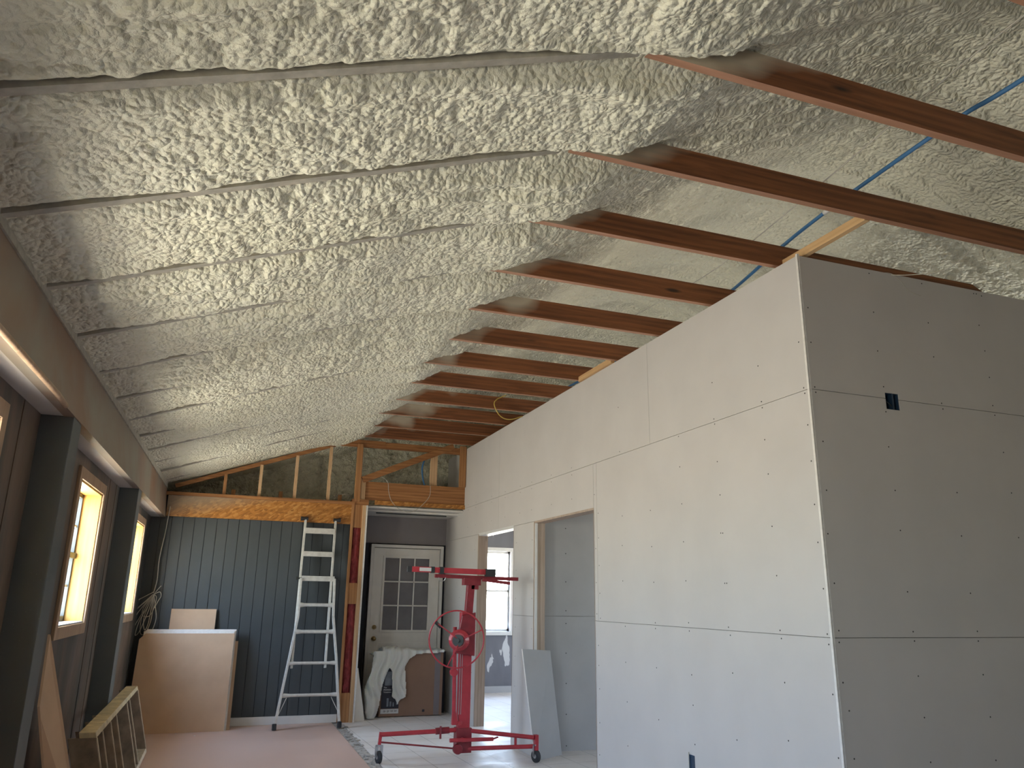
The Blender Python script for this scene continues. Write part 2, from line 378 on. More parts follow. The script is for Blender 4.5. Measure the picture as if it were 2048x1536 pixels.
def make_foam():
    yc = np.concatenate([np.arange(-4, 1.3, .12), 1.3*np.exp(np.arange(0, math.log(10.4/1.3), .0031)), np.arange(10.42, 13.05, .03)])
    u = np.concatenate([np.linspace(0, 1, 640)])
    un = np.concatenate([u, 1+np.linspace(0, 1, 300)[1:]])
    Yg, Ug = np.meshgrid(yc, un, indexing='ij')
    xe = -1.02+.018*(Yg-10.28)
    X = np.where(Ug <= 1, xe+Ug*(RX-xe), RX+(Ug-1)*(7.75-RX))
    roof = KZ+SL*(X-KX); roof = np.where(X > RX, RZ-SL*(X-RX), roof)
    roof = roof-.06*np.exp(-((X-RX)/.18)**2)
    dy = np.min(np.abs(Yg[..., None]-.019-np.array([-.685, .0315, .748]+JY)[None, None, :]), axis=-1)
    # domain warp
    wx = X+.10*(fbm(X*3.1, Yg*3.1, 3)-.5); wy = Yg+.10*(fbm(X*2.7+9, Yg*2.7, 11)-.5)
    dom = .016*domes(wx/.038, wy/.056, 21) + .009*domes(wx/.021, wy/.028, 33) + .026*domes(wx/.075, wy/.12, 45)*sstep(.35, .65, fbm(X*1.2, Yg*1.6, 51))
    # overlapping spray passes running along the rafters, each ending in a shelf
    ph = Yg/.165+2.4*fbm(X*.55, Yg*.9, 61)+.55*(fbm(X*5, Yg*5, 77)-.5); fr = ph-np.floor(ph)
    shelf = np.where(fr < .22, fr/.22, (1-fr)/.78); am = sstep(.36, .58, fbm(X*.8+3, Yg*2.2, 71))
    dom = dom+.034*shelf*am
    bulge = .03*(fbm(X*1.5, Yg*2.4, 81)-.45)+.03*(fbm(X*5, Yg*5, 91)-.45)
    eave = sstep(-.85, -.15, X); right = sstep(1.6, 2.5, X)
    amp = .72+.28*eave-.22*right
    far = sstep(10, 5, Yg)*.35+.65
    bay = sstep(.015, .12, dy); dom = dom*(.35+.65*sstep(.02, .09, dy)*1.0+.65*(1-sstep(.02, .09, dy))*sstep(1.25, 1.6, X))
    hang = amp*dom*far + bulge*(.45+.55*eave)*(1-.3*right) + .022*bay*(1-right)*(.3+.7*eave)
    # recess either side of the rafter edges on the left slope, foam climbing over them near the tie line
    cover = np.maximum(sstep(.62, .68, fbm(X*2.6+5, Yg*1.3, 101))*sstep(-.1, .5, X), (np.abs(Yg-JY[3]-.02) < .12)*sstep(.66, .74, X+.10*(fbm(X*6, Yg*6, 5)-.5)))
    strip = 1-sstep(.020, .034, dy)
    left = 1-sstep(1.22, 1.42, X)
    hang = np.where(left > 0, hang*(1-strip*(1-cover)*left)-.008*strip*(1-cover)*left, hang)
    hang = hang-.024*(1-sstep(.9, 1.3, X))
    # thick roll of foam where the ties run into the slope; shallower further up
    roll = np.exp(-((X-1.50-.18*(fbm(X*0+Yg*2.3, Yg*2.3, 131)-.5))/.26)**2)*(.025+.08*fbm(X*2.5, Yg*3.5, 111))
    hang = hang+roll*sstep(.05, .15, dy)
    hang = hang-.030*right
    # creases where the sheathing seams and braces show through
    Z = roof-hang
    ny, nx = X.shape
    co = np.stack([X, Yg, Z], -1).reshape(-1, 3).astype(np.float32)
    idx = np.arange(ny*nx).reshape(ny, nx)
    q = np.stack([idx[:-1, :-1], idx[1:, :-1], idx[1:, 1:], idx[:-1, 1:]], -1).reshape(-1, 4)
    return grid_mesh('ceiling', co, q, 'foam')
def grid_mesh(name, co, q, mat):
    me = bpy.data.meshes.new(name); me.vertices.add(len(co)); me.vertices.foreach_set('co', co.ravel())
    me.loops.add(q.size); me.loops.foreach_set('vertex_index', q.astype(np.int32).ravel())
    me.polygons.add(len(q)); me.polygons.foreach_set('loop_start', np.arange(0, q.size, 4, dtype=np.int32))
    me.update(calc_edges=True); me.shade_smooth(); me.materials.append(M[mat])
    o = bpy.data.objects.new(name, me); COL.objects.link(o); LOC[o.name] = Vector((0, 0, 0)); return o
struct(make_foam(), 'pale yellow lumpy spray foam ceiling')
# roof deck above the foam
mb = MB(); mb.hexa([(-1.4, -4.1, 2.76), (RX, -4.1, RZ+.18), (RX, 13.2, RZ+.18), (-1.4, 13.2, 2.76), (-1.4, -4.1, 2.82), (RX, -4.1, RZ+.24), (RX, 13.2, RZ+.24), (-1.4, 13.2, 2.82)])
mb.hexa([(RX, -4.1, RZ+.18), (7.9, -4.1, 2.86), (7.9, 13.2, 2.86), (RX, 13.2, RZ+.18), (RX, -4.1, RZ+.24), (7.9, -4.1, 2.92), (7.9, 13.2, 2.92), (RX, 13.2, RZ+.24)])
struct(mb.build('ceiling', 'rafter'), 'roof deck above the foam')

# ---- floor
mb = MB(); mb.box(1.56, 7.8, -4, 13, -.1, 0); struct(mb.build('floor', 'tile', origin=(0, 0, 0)), 'dusty square floor tiles')
mb = MB(); mb.box(-1.3, 1.44, -4, 10.40, -.1, .006); struct(mb.build('floor', 'underlay', origin=(0, 0, 0)), 'reddish brown underlayment boards')
mb = MB(); mb.box(1.43, 1.57, -4, 10.4, -.1, -.004); mb.box(-1.3, 1.57, 10.4, 13, -.1, -.004)
for k in range(70):
    y = 7+random.random()*3.1; x = 1.45+random.random()*.11; r = .004+.012*random.random()
    mb.box(x-r, x+r*1.6, y-r*2, y+r*2.5, -.01, r*.6)
struct(mb.build('floor', 'mortar', origin=(0, 0, 0)), 'strip of broken mortar between the boards and the tiles')

# ---- left wall (very slightly angled), window openings
WX = -.88
mb = MB(); ys = [-4.0]+[v for w in WINS for v in w]+[13.0]
for i in range(0, len(ys), 2): mb.box(WX-.12, WX, ys[i], ys[i+1], 0, 2.84)
for (y0, y1) in WINS:
    mb.box(WX-.12, WX, y0, y1, 0, 1.28); mb.box(WX-.12, WX, y0, y1, 2.22, 2.84)
wl = struct(mb.shear().build('wall_left', 'panel_left', origin=(0, 0, 0)), 'dark weathered painted window wall')
# batten strips of the panelling
mb = MB()
for y in [1.2, 1.9, 4.15, 4.9, 5.25, 6.95, 7.3, 8.0, 9.95]:
    mb.box(WX, WX+.004, y, y+.05, 0.02, 2.38)
struct(mb.shear().build('trim_1', 'panel_left', origin=(0, 0, 0)), 'flat battens on the window wall')
for n, (y0, y1) in enumerate(WINS):
    w = empty('window_%d' % (n+1), (WX+.016*((y0+y1)/2-10.28), (y0+y1)/2, 1.28)); struct(w, 'window with bright pine jambs in the left wall')
    m = MB(); c = .075
    m.box(WX, WX+.02, y0-c, y0, 1.28-c, 2.22+c); m.box(WX, WX+.02, y1, y1+c, 1.28-c, 2.22+c)
    m.box(WX, WX+.02, y0, y1, 2.22, 2.22+c); m.box(WX, WX+.02, y0, y1, 1.28-c, 1.28)
    m.shear().build('casing', 'casing', w, bevel=.002)
    m = MB(); t = .012
    m.box(WX-.15, WX+.005, y0, y0+t, 1.28, 2.22); m.box(WX-.15, WX+.005, y1-t, y1, 1.28, 2.22); m.box(WX-.15, WX+.005, y0+t, y1-t, 2.22-t, 2.22)
    m.shear().build('jamb', 'pineZ', w)
    m = MB(); m.box(WX-.15, WX+.008, y0+t, y1-t, 1.28, 1.28+t); m.shear().build('sill', 'whitetrim', w)
    m = MB(); xs0, xs1 = WX-.15, WX-.115; a, b = y0+t, y1-t
    m.box(xs0, xs1, a, a+.03, 1.29, 2.21); m.box(xs0, xs1, b-.03, b, 1.29, 2.21); m.box(xs0, xs1, a, b, 2.18, 2.21); m.box(xs0, xs1, a, b, 1.29, 1.33)
    m.box(xs0, xs1+.015, a, b, 1.735, 1.775)
    m.shear().build('sash', 'window_dark', w)
    m = MB()
    for z in (1.54, 1.97): m.box(xs0+.012, xs1-.010, a+.03, b-.03, z-.007, z+.007)
    for k in (1, 2):
        yy = a+(b-a)*k/3; m.box(xs0+.012, xs1-.010, yy-.007, yy+.007, 1.33, 2.18)
    m.shear().build('muntins', 'alu', w)
    m = MB(); m.box(xs0+.014, xs0+.018, a+.02, b-.02, 1.30, 2.20); m.shear().build('pane', 'glass', w)
# soffit and header over the windows
HX = -.72
mb = MB(); mb.box(WX, HX-.055, -4, 10.27, 2.385, 2.41); struct(mb.shear().build('trim_2', 'soffit', origin=(0, 0, 0)), 'pale soffit board under the header')
mb = MB()
mb.hexa([(HX-.055, -4, 2.383), (HX, -4, 2.383), (HX, 10.27, 2.383), (HX-.055, 10.27, 2.383), (HX-.10, -4, 2.80), (HX-.035, -4, 2.80), (HX-.035, 10.27, 2.80), (HX-.10, 10.27, 2.80)])
struct(mb.shear().build('wall_left', 'header', origin=(0, 0, 0)), 'foam dusted header beam above the windows')
mb = MB(); mb.hexa([(HX-.034, -4, 2.735), (HX-.020, -4, 2.735), (HX-.020, 10.26, 2.735), (HX-.034, 10.26, 2.735), (HX-.042, -4, 2.80), (HX-.026, -4, 2.80), (HX-.026, 10.26, 2.80), (HX-.042, 10.26, 2.80)])
struct(mb.shear().build('trim_11', 'rafter', origin=(0, 0, 0)), 'dusty strip along the top of the header')
mb = MB(); mb.tube([(HX+.004, -4, 2.392), (HX+.004, 4.0, 2.392), (HX-.006, 4.25, 2.39)], .014, 10)
struct(mb.shear().build('trim_3', 'casing', origin=(0, 0, 0), smooth=True), 'rounded wooden edge below the header')
# pilasters
for k, (y0, y1) in enumerate([(1.50, 1.71), (4.49, 4.70), (7.50, 7.71)]):
    m = MB(); m.box(WX-.01, HX-.006, y0, y1, 0.006, 2.385); o = m.shear().build('wall_pilaster', 'pilaster', bevel=.003)
    o.name = 'trim_%d' % (4+k); struct(o, 'slate grey boxed pilaster against the window wall')

# ---- right drywall wall (front face X = 3.05)
WR, TOP, S1, S2 = 3.05, 3.52, 1.324, 2.685
G = .0016
SR = [(3.841, 2.943), (4.346, 2.963), (3.463, 2.983), (3.834, 2.708), (3.832, 2.668), (4.351, 2.705), (4.346, 2.668), (4.803, 2.668), (3.451, 2.701), (3.447, 2.667), (3.451, 2.48), (3.444, 2.271), (3.448, 2.028), (3.451, 1.821), (3.444, 1.575), (3.444, 1.342), (3.443, 1.29), (3.448, 1.043), (3.441, 0.74), (3.832, 2.465), (3.824, 2.251), (3.822, 1.937), (3.818, 1.651), (3.821, 1.345), (3.815, 1.301), (3.82, 1.064), (3.825, 0.761), (4.339, 2.408), (4.33, 2.183), (4.343, 1.934), (4.324, 1.932), (4.333, 1.614), (4.314, 1.614), (4.316, 1.344), (4.306, 1.296), (4.304, 1.072), (4.299, 0.689), (4.798, 2.442), (4.797, 2.173), (4.792, 1.905), (4.787, 1.636), (4.776, 1.356), (4.772, 1.302), (4.771, 1.02), (4.767, 0.829), (4.768, 0.588), (5.245, 2.17), (5.238, 1.896), (5.23, 1.632), (5.225, 1.341), (5.223, 1.3), (5.227, 1.027), (5.222, 0.677), (5.699, 2.169), (5.711, 1.93), (5.713, 1.649), (5.696, 1.299), (5.699, 1.029), (5.692, 0.74), (5.697, 0.426), (6.142, 2.233), (6.143, 2.019), (6.138, 1.785), (6.132, 1.553), (6.127, 1.348), (6.198, 1.382), (6.174, 1.127), (6.173, 0.968), (6.166, 0.785), (6.169, 0.523), (6.184, 0.279), (5.727, 3.099), (5.721, 2.711), (6.212, 2.405), (6.2, 1.931), (6.196, 1.642)]
for y in (6.7, 7.2, 7.75, 8.1, 8.6, 9.1, 9.75, 10.1): SR += [(y, 2.72), (y, 2.65), (y, 2.42)]
for z in (.3, .6, .9, 1.2, 1.5, 1.8, 2.1): SR += [(7.72, z), (8.20, z), (9.75, z), (10.4, z)]
SF = [(3.095, 3.188), (3.093, 2.971), (3.09, 2.699), (3.094, 2.668), (3.112, 2.382), (3.104, 2.105), (3.085, 1.866), (3.097, 1.604), (3.097, 1.361), (3.092, 1.302), (3.092, 1.103), (3.115, 0.966), (3.118, 0.739), (3.599, 3.492), (3.598, 3.233), (3.594, 2.981), (3.607, 2.757), (3.602, 2.602), (3.591, 2.389), (3.601, 2.134), (3.604, 1.906), (3.603, 1.568), (3.609, 1.356), (3.611, 1.307), (3.608, 1.126), (3.616, 0.917), (3.622, 0.698), (4.03, 3.492), (4.04, 3.225), (4.046, 2.999), (4.058, 2.7), (4.063, 2.664), (4.082, 2.15), (4.069, 1.894), (4.076, 1.568), (4.088, 1.358), (4.085, 1.305), (4.086, 1.125), (4.095, 0.904), (4.091, 0.684), (4.486, 3.271), (4.502, 3.096), (4.505, 2.917), (4.495, 2.729), (4.5, 2.666), (4.524, 2.429), (4.537, 2.175), (4.537, 1.903), (4.506, 3.495), (4.551, 3.487), (4.481, 3.493)]
mb = MB(); T = .0127
def sheetX(y0, y1, z0, z1): mb.box(WR, WR+T, y0+G, y1-G, z0+G, z1-G, 0)
Y0 = 3.423
sheetX(Y0, 6.235, 0.0, S1); sheetX(Y0, 6.17, S1, S2); sheetX(6.17, 6.235, S1, S2)
sheetX(Y0, 5.215, S2, TOP); sheetX(5.215, 8.83, S2, TOP); sheetX(8.83, 11.2, S2, TOP)
sheetX(6.235, 8.83, 2.29, S2); sheetX(8.83, 11.2, 2.29, S2)
sheetX(7.66, 8.29, 0, S1); sheetX(7.66, 8.29, S1, 2.29); sheetX(9.60, 11.2, 0, S1); sheetX(9.60, 11.2, S1, 2.29)
# framing and the inner faces behind
def core(y0, y1, z0, z1): mb.box(WR+T, WR+.115, y0, y1, z0, z1, 1)
core(Y0, 6.235, 0, TOP); core(6.235, 11.2, 2.30, TOP); core(7.66, 8.29, 0, 2.3); core(9.60, 11.2, 0, 2.3)
for (y, z) in SR:
    mb.disc((WR+.0002, y+random.uniform(-.004, .004), z), (-1, 0, 0), .0047, .0012, 7, 2)
wr = struct(mb.build('wall_right', ['drywall', 'seam', 'screw'], origin=(WR, 3.41, 0)), 'long unfinished drywall wall with two door openings')
# lumber jambs and heads of the openings
m = MB(); m.box(WR-.003, WR+.12, 7.655, 7.668, 0, 2.29); m.box(WR+.0, WR+.12, 6.228, 6.24, 0, 2.29); m.box(WR+.001, WR+.12, 6.24, 7.655, 2.272, 2.30)
struct(m.build('door_1', 'jambZ'), 'rough lumber frame of the nearer opening')
m = MB(); m.box(WR-.003, WR+.12, 9.575, 9.61, 0, 2.29); m.box(WR, WR+.12, 8.283, 8.295, 0, 2.29)
struct(m.build('door_2', 'jambZ'), 'rough lumber frame of the farther opening')
m = MB(); m.box(WR-.002, WR+.12, 8.29, 9.6, 2.268, 2.30); struct(m.build('trim_8', 'whitetrim'), 'white head trim of the farther opening')
m = MB(); m.box(WR+.004, WR+.03, 7.640, 7.656, 0, 2.27); struct(m.build('trim_9', 'whitetrim'), 'white drywall edge inside the nearer opening')
# ---- front drywall wall, facing the camera (Y = 3.41)
mb = MB()
def sheetY(x0, x1, z0, z1): mb.box(x0+G, x1-G, 3.41, 3.41+T, z0+G, z1-G, 0)
sheetY(3.066, 7.6, 0, S1)
BX0, BX1, BZ0, BZ1 = 3.613, 3.715, 2.620, 2.722
# second and third row cut around the electrical box
sheetY(3.062, BX0, S1, S2); mb.box(BX0-G, BX1+G, 3.41, 3.41+T, S1+G, BZ0, 0); sheetY(BX1, 7.6, S1, S2)
sheetY(3.066, BX0, S2, TOP); mb.box(BX0-G, BX1+G, 3.41, 3.41+T, BZ1, TOP-G, 0); sheetY(BX1, 7.6, S2, TOP)
mb.box(3.066, BX0-.004, 3.41+T, 3.52, 0, TOP-.03, 1); mb.box(BX1+.004, 7.6, 3.41+T, 3.52, 0, TOP-.03, 1); mb.box(BX0-.004, BX1+.004, 3.41+T, 3.52, 0, BZ0-.004, 1); mb.box(BX0-.004, BX1+.004, 3.41+T, 3.52, BZ1+.004, TOP-.03, 1)
mb.box(BX0-.004, BX1+.004, 3.49, 3.52, BZ0-.004, BZ1+.004, 1)
for (x, z) in SF: mb.disc((x, 3.4102, z), (0, -1, 0), .0045, .0012, 7, 2)
wf = struct(mb.build('wall_front', ['drywall', 'seam', 'screw'], origin=(3.05, 3.41, 0)), 'unfinished drywall wall turning the corner toward the right')
# corner bead: raw sheet edges meeting at the corner
m = MB(); m.box(3.0485, 3.0535, 3.4085, 3.4235, 0, 3.53); m.box(3.056, 3.0590, 3.4115, 3.4235, 0, 3.53); m.box(3.0605, 3.0655, 3.4085, 3.4235, 0, 3.53)
struct(m.build('trim_10', 'gyp'), 'raw sheet edges at the wall corner')
# ---- far wall: slate tongue-and-groove boards
mb = MB(); x = -.90; p = .129
while x < 1.50:
    x1 = min(x+p-.006, 1.505); mb.box(x, x1, 10.28, 10.30, .006, 2.40); x += p
mb.box(-.95, 1.505, 10.288, 10.38, .0, 2.66, 1)
struct(mb.build('wall_far', ['panel', 'navy'], origin=(0, 10.28, 0), bevel=.0015), 'slate grey vertical board wall at the far end')
m = MB(); m.box(.16, 1.50, 10.262, 10.28, .006, .098); struct(m.build('baseboard_far', 'whitetrim', bevel=.003), 'white baseboard')
m = MB(); m.box(-.72, 1.52, 10.255, 10.28, 2.40, 2.655); tag(m.build('header_panel', 'osb', bevel=.001), 'long orange chipboard header across the top of the slate board wall', 'header')
m = MB(); m.box(-.76, 1.535, 10.235, 10.37, 2.655, 2.695); tag(m.build('top_plate', 'lumberX', bevel=.002), 'dark timber plate lying along the top of the orange chipboard header', 'timber')
# ---- closing walls of the room behind and beside the camera
m = MB(); m.box(-1.3, 7.8, -4.1, -4.0, 0, 4.5); struct(m.build('wall_back', 'drywall'), 'wall behind the camera')
m = MB(); ys = [-4.0]+[v for w in ADDED_WINS for v in w]+[13.0]
for i in range(0, len(ys), 2): m.box(7.6, 7.7, ys[i], ys[i+1], 0, 2.9)
for (y0, y1) in ADDED_WINS: m.box(7.6, 7.7, y0, y1, 0, .9); m.box(7.6, 7.7, y0, y1, 2.3, 2.9)
struct(m.build('wall_right', 'drywall'), 'outer wall on the right')
for k, (y0, y1) in enumerate(ADDED_WINS):
    w = empty('window_%d' % (6+k), (7.6, (y0+y1)/2, .9)); struct(w, 'unseen window added to light the rooms behind the drywall')
    m = MB(); m.box(7.66, 7.7, y0, y0+.04, .9, 2.3); m.box(7.66, 7.7, y1-.04, y1, .9, 2.3); m.box(7.66, 7.7, y0, y1, .9, .94); m.box(7.66, 7.7, y0, y1, 2.26, 2.3); m.box(7.66, 7.7, y0, y1, 1.58, 1.62)
    m.build('sash', 'whitetrim', w); m = MB(); m.box(7.675, 7.679, y0+.03, y1-.03, .93, 2.27); m.build('pane', 'glass', w)
# ---- partition seen inside the nearer opening
m = MB(); m.box(3.165, 7.6, 7.86, 7.873, 0, S1-G); m.box(3.165, 7.6, 7.86, 7.873, S1+G, 2.69); m.box(3.165, 7.6, 7.86, 7.873, 2.69+G, TOP)
m.box(3.165, 7.6, 7.873, 7.95, 0, TOP, 1)
for x in (3.50, 3.90, 4.3):
    for z in (.05, .35, .65, .95, 1.25, 1.38, 1.68, 1.98, 2.25): m.disc((x, 7.8598, z), (0, -1, 0), .006, .0012, 7, 2)
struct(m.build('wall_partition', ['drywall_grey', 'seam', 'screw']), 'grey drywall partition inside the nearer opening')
# ---- bedroom beyond
m = MB(); wx0, wx1, wz0, wz1 = 3.86, 4.66, .96, 2.28
m.box(3.165, wx0, 12.8, 12.9, 0, 2.75); m.box(wx1, 7.6, 12.8, 12.9, 0, 2.75); m.box(wx0, wx1, 12.8, 12.9, 0, wz0); m.box(wx0, wx1, 12.8, 12.9, wz1, 2.75)
struct(m.build('wall_bedroom', 'patch'), 'patched grey wall around the bright far window')
m = MB(); m.box(3.165, 7.6, 7.95, 12.9, 2.72, 2.80); struct(m.build('ceiling', 'drywall'), 'ceiling of the room beyond')
m = MB(); m.box(3.165, 7.6, 12.78, 12.8, 0, .10); struct(m.build('baseboard_bedroom', 'drywall_grey'), 'baseboard')
w = empty('window_5', (4.30, 12.8, wz0)); struct(w, 'bright sash window in the room beyond')
m = MB(); c = .06
m.box(wx0-c, wx0, 12.78, 12.8, wz0-c, wz1+c); m.box(wx1, wx1+c, 12.78, 12.8, wz0-c, wz1+c); m.box(wx0, wx1, 12.78, 12.8, wz1, wz1+c); m.box(wx0-c, wx1+c, 12.76, 12.8, wz0-c, wz0)
m.build('casing', 'whitetrim', w)
m = MB(); m.box(wx0, wx0+.03, 12.86, 12.9, wz0, wz1); m.box(wx1-.03, wx1, 12.86, 12.9, wz0, wz1); m.box(wx0, wx1, 12.86, 12.9, wz0, wz0+.04); m.box(wx0, wx1, 12.86, 12.9, wz1-.04, wz1); m.box(wx0, wx1, 12.86, 12.9, 1.60, 1.635)
m.build('sash', 'whitetrim', w)
m = MB(); m.box(wx0+.02, wx1-.02, 12.88, 12.884, wz0+.02, wz1-.02); m.build('pane', 'glass', w)
# ---- hall behind the far wall
m = MB(); m.box(1.60, 1.725, 10.40, 11.2, 0, 2.62); struct(m.build('wall_hall', 'navy'), 'dark side wall of the hall')
m = MB(); m.box(1.60, 1.925, 11.19, 11.3, 0, 2.62); m.box(3.03, 3.2, 11.2, 11.3, 0, 2.62); m.box(1.925, 3.03, 11.2, 11.3, 2.235, 2.62, 1); m.box(1.60, 3.1, 11.3, 11.4, 0, 2.7, 1)
m.box(1.725, 3.05, 11.185, 11.2, 2.235, 2.62, 1)
struct(m.build('wall_hall', ['navy', 'hallgrey']), 'grey end wall of the hall')
m = MB(); m.box(1.70, 3.05, 10.33, 10.52, 2.64, 2.66); m.box(1.70, 3.05, 10.56, 11.2, 2.615, 2.64); m.box(1.9, 2.9, 10.66, 10.69, 2.60, 2.616, 1)
struct(m.build('ceiling', ['white', 'window_dark']), 'white hall ceiling')
m = MB(); m.box(-1, 3.05, 10.38, 13, 2.665, 2.68); struct(m.build('floor', 'rafter'), 'attic floor behind the gable studs')
# attic foam on the end wall
def attic():
    xs = np.linspace(-1, 5.0, 360); zs = np.linspace(2.6, 4.5, 120); Zg, Xg = np.meshgrid(zs, xs, indexing='ij')
    Yg = 11.5-.06*domes(Xg/.09, Zg/.07, 5)-.03*domes(Xg/.04, Zg/.035, 15)-.15*fbm(Xg*1.6, Zg*2.2, 8)-(.10-.0*Xg)
    co = np.stack([Xg, Yg, Zg], -1).reshape(-1, 3).astype(np.float32); ny, nx = Xg.shape; idx = np.arange(ny*nx).reshape(ny, nx)
    q = np.stack([idx[:-1, :-1], idx[:-1, 1:], idx[1:, 1:], idx[1:, :-1]], -1).reshape(-1, 4)
    return grid_mesh('wall_gable', co, q, 'foam')
struct(attic(), 'foam covered gable wall of the attic')
m = MB(); m.box(-1.3, 7.8, 13.0, 13.1, 0, wz0-.1); m.box(-1.3, wx0-.05, 13, 13.1, wz0-.1, 4.6); m.box(wx1+.05, 7.8, 13, 13.1, wz0-.1, 4.6); m.box(wx0-.05, wx1+.05, 13, 13.1, wz1+.05, 4.6)
m.box(wx0-.05, wx0, 12.9, 13.0, wz0-.1, wz1+.1); m.box(wx1, wx1+.05, 12.9, 13.0, wz0-.1, wz1+.1); m.box(wx0-.05, wx1+.05, 12.9, 13, wz0-.1, wz0); m.box(wx0-.05, wx1+.05, 12.9, 13, wz1, wz1+.1)
struct(m.build('wall_outer', 'drywall_grey'), 'outer end wall')

# ================================================================ TIMBER FRAMING
ORD = ['nearest', 'second', 'third', 'fourth', 'fifth', 'sixth', 'seventh', 'eighth', 'ninth', 'tenth', 'eleventh', 'twelfth']
for i, y in enumerate(JY):
    w = .038
    m = MB(); x1 = 5.05
    # horizontal tie: its left end is cut to the slope
    xt = KX+.142/SL
    m.hexa([(KX, y, KZ), (x1, y, KZ), (x1, y+w, KZ), (KX, y+w, KZ), (xt, y, KZ+.142), (x1-.3, y, KZ+.142), (x1-.3, y+w, KZ+.142), (xt, y+w, KZ+.142)])
    m.m = [1 if i_ % 6 == 0 else 0 for i_ in range(len(m.f))]
    o = m.build('ceiling_joist', ['joist', 'joistedge'], origin=(KX, y, KZ))
    if i == 0: lab = 'reddish brown ceiling joist at the very top right edge, nearest of all'
    else: lab = 'reddish brown ceiling joist, %s one counted from the top right corner' % ORD[i-1]
    tag(o, lab, 'joist', 'exposed ceiling joists')
    m = MB(); xa = -.90+.018*(y-10.28)
    za = KZ+SL*(xa-KX)
    m.hexa([(xa, y, za), (KX, y, KZ), (KX, y+w, KZ), (xa, y+w, za), (xa, y, za+.11), (KX, y, KZ+.11), (KX, y+w, KZ+.11), (xa, y+w, za+.11)])
    o = m.build('rafter', 'rafter', origin=(xa, y, za))
    lab = ('dusty rafter edge above the top of the view, first before the joists' if i == 0 else
           'thin grey rafter edge set in the foam slope, %s one counted from the top left' % ORD[i-1])
    tag(o, lab, 'rafter', 'foam embedded rafters')
# blocking between the ties
m = MB(); m.bar((3.13, JY[2]+.038, 3.56), (3.13, JY[3], 3.56), .038, .05); tag(m.build('blocking', 'joistY', bevel=.002), 'short pale board bridging two joists above the wall corner', 'board')
m = MB(); m.bar((3.045, JY[6]+.038, 3.545), (3.045, JY[7], 3.545), .038, .05); tag(m.build('blocking', 'joistY', bevel=.002), 'short pale board between joists halfway along the top of the drywall', 'board')

# gable framing on the far wall
YG = 10.30
def zroof(x): return min(KZ, KZ+SL*(x-KX))-.065
m = MB(); m.bar((-.66, YG+.02, zroof(-.66)), (1.24, YG+.02, zroof(1.24)), .038, .05); tag(m.build('gable_chord', 'lumberX', bevel=.002), 'long sloping timber following the foam slope on the far gable', 'timber')
for k, (x, mt) in enumerate([(-.09, 'lumberZ'), (.33, 'paleZ'), (.765, 'paleZ'), (1.19, 'paleZ')]):
    m = MB(); m.box(x-.019, x+.019, YG-.01, YG+.055, 2.695, zroof(x)-.02)
    lab = ['shortest dark upright stud under the sloping gable timber', 'second shortest pale stud above the chipboard header',
           'pale stud above the ladder, left of the tallest pale one', 'tallest pale stud near the peak of the gable slope'][k]
    tag(m.build('gable_stud', mt, bevel=.001), lab, 'stud', 'studs of the far gable')
for k, (x, h) in enumerate([(.02, .09), (.60, .10), (1.36, .11)]):
    m = MB(); m.box(x-.025, x+.025, 10.42, 10.46, 2.68, 2.695+h)
    tag(m.build('short_block', 'lumberZ', bevel=.002), ['stubby timber block behind the shortest gable stud', 'stubby timber block between two pale gable studs',
        'stubby timber block left of the brown gable post'][k], 'block', 'stubby blocks behind the gable studs')
m = MB(); m.box(1.53, 1.60, 10.24, 10.33, 2.695, 3.47); tag(m.build('gable_post', 'lumberZ', bevel=.002), 'brown upright post between the gable studs and the hall beam', 'post')
m = MB(); m.box(1.25, 3.05, 10.28, 10.32, 3.435, 3.525); m.box(1.25, 1.9, 10.265, 10.28, 3.46, 3.53); tag(m.build('gable_tie', 'lumberX', bevel=.002), 'orange brown timber lying level below the last ceiling joist', 'timber')
m = MB(); m.bar((1.62, 10.27, 2.99), (2.86, 10.27, 3.54), .038, .085); tag(m.build('diagonal_brace', 'lumberX', bevel=.002), 'orange brown diagonal brace rising from the hall beam', 'brace')
m = MB(); m.box(1.60, 3.05, 10.285, 10.325, 2.73, 2.975); tag(m.build('hall_beam', 'lumberX', bevel=.002), 'deep reddish beam over the hall with a dark knot', 'beam')
m = MB(); m.box(1.60, 1.665, 10.265, 10.285, 2.70, 3.0); tag(m.build('beam_block', 'paleZ', bevel=.001), 'pale yellowish block at the left end of the hall beam', 'block')
m = MB(); m.box(1.80, 3.05, 10.262, 10.285, 2.672, 2.728); tag(m.build('chipboard_strip', 'osb', bevel=.001), 'narrow chipboard strip along the bottom of the hall beam', 'board')
m = MB(); m.box(2.555, 2.655, 10.33, 10.36, 2.975, 3.44); tag(m.build('gable_stud', 'paleZ', bevel=.002), 'wide pale stud standing on the hall beam', 'stud')
m = MB(); m.box(2.955, 3.045, 10.24, 10.285, 2.975, 3.55); tag(m.build('gable_post', 'lumberZ', bevel=.002), 'brown post against the end of the long drywall', 'post')

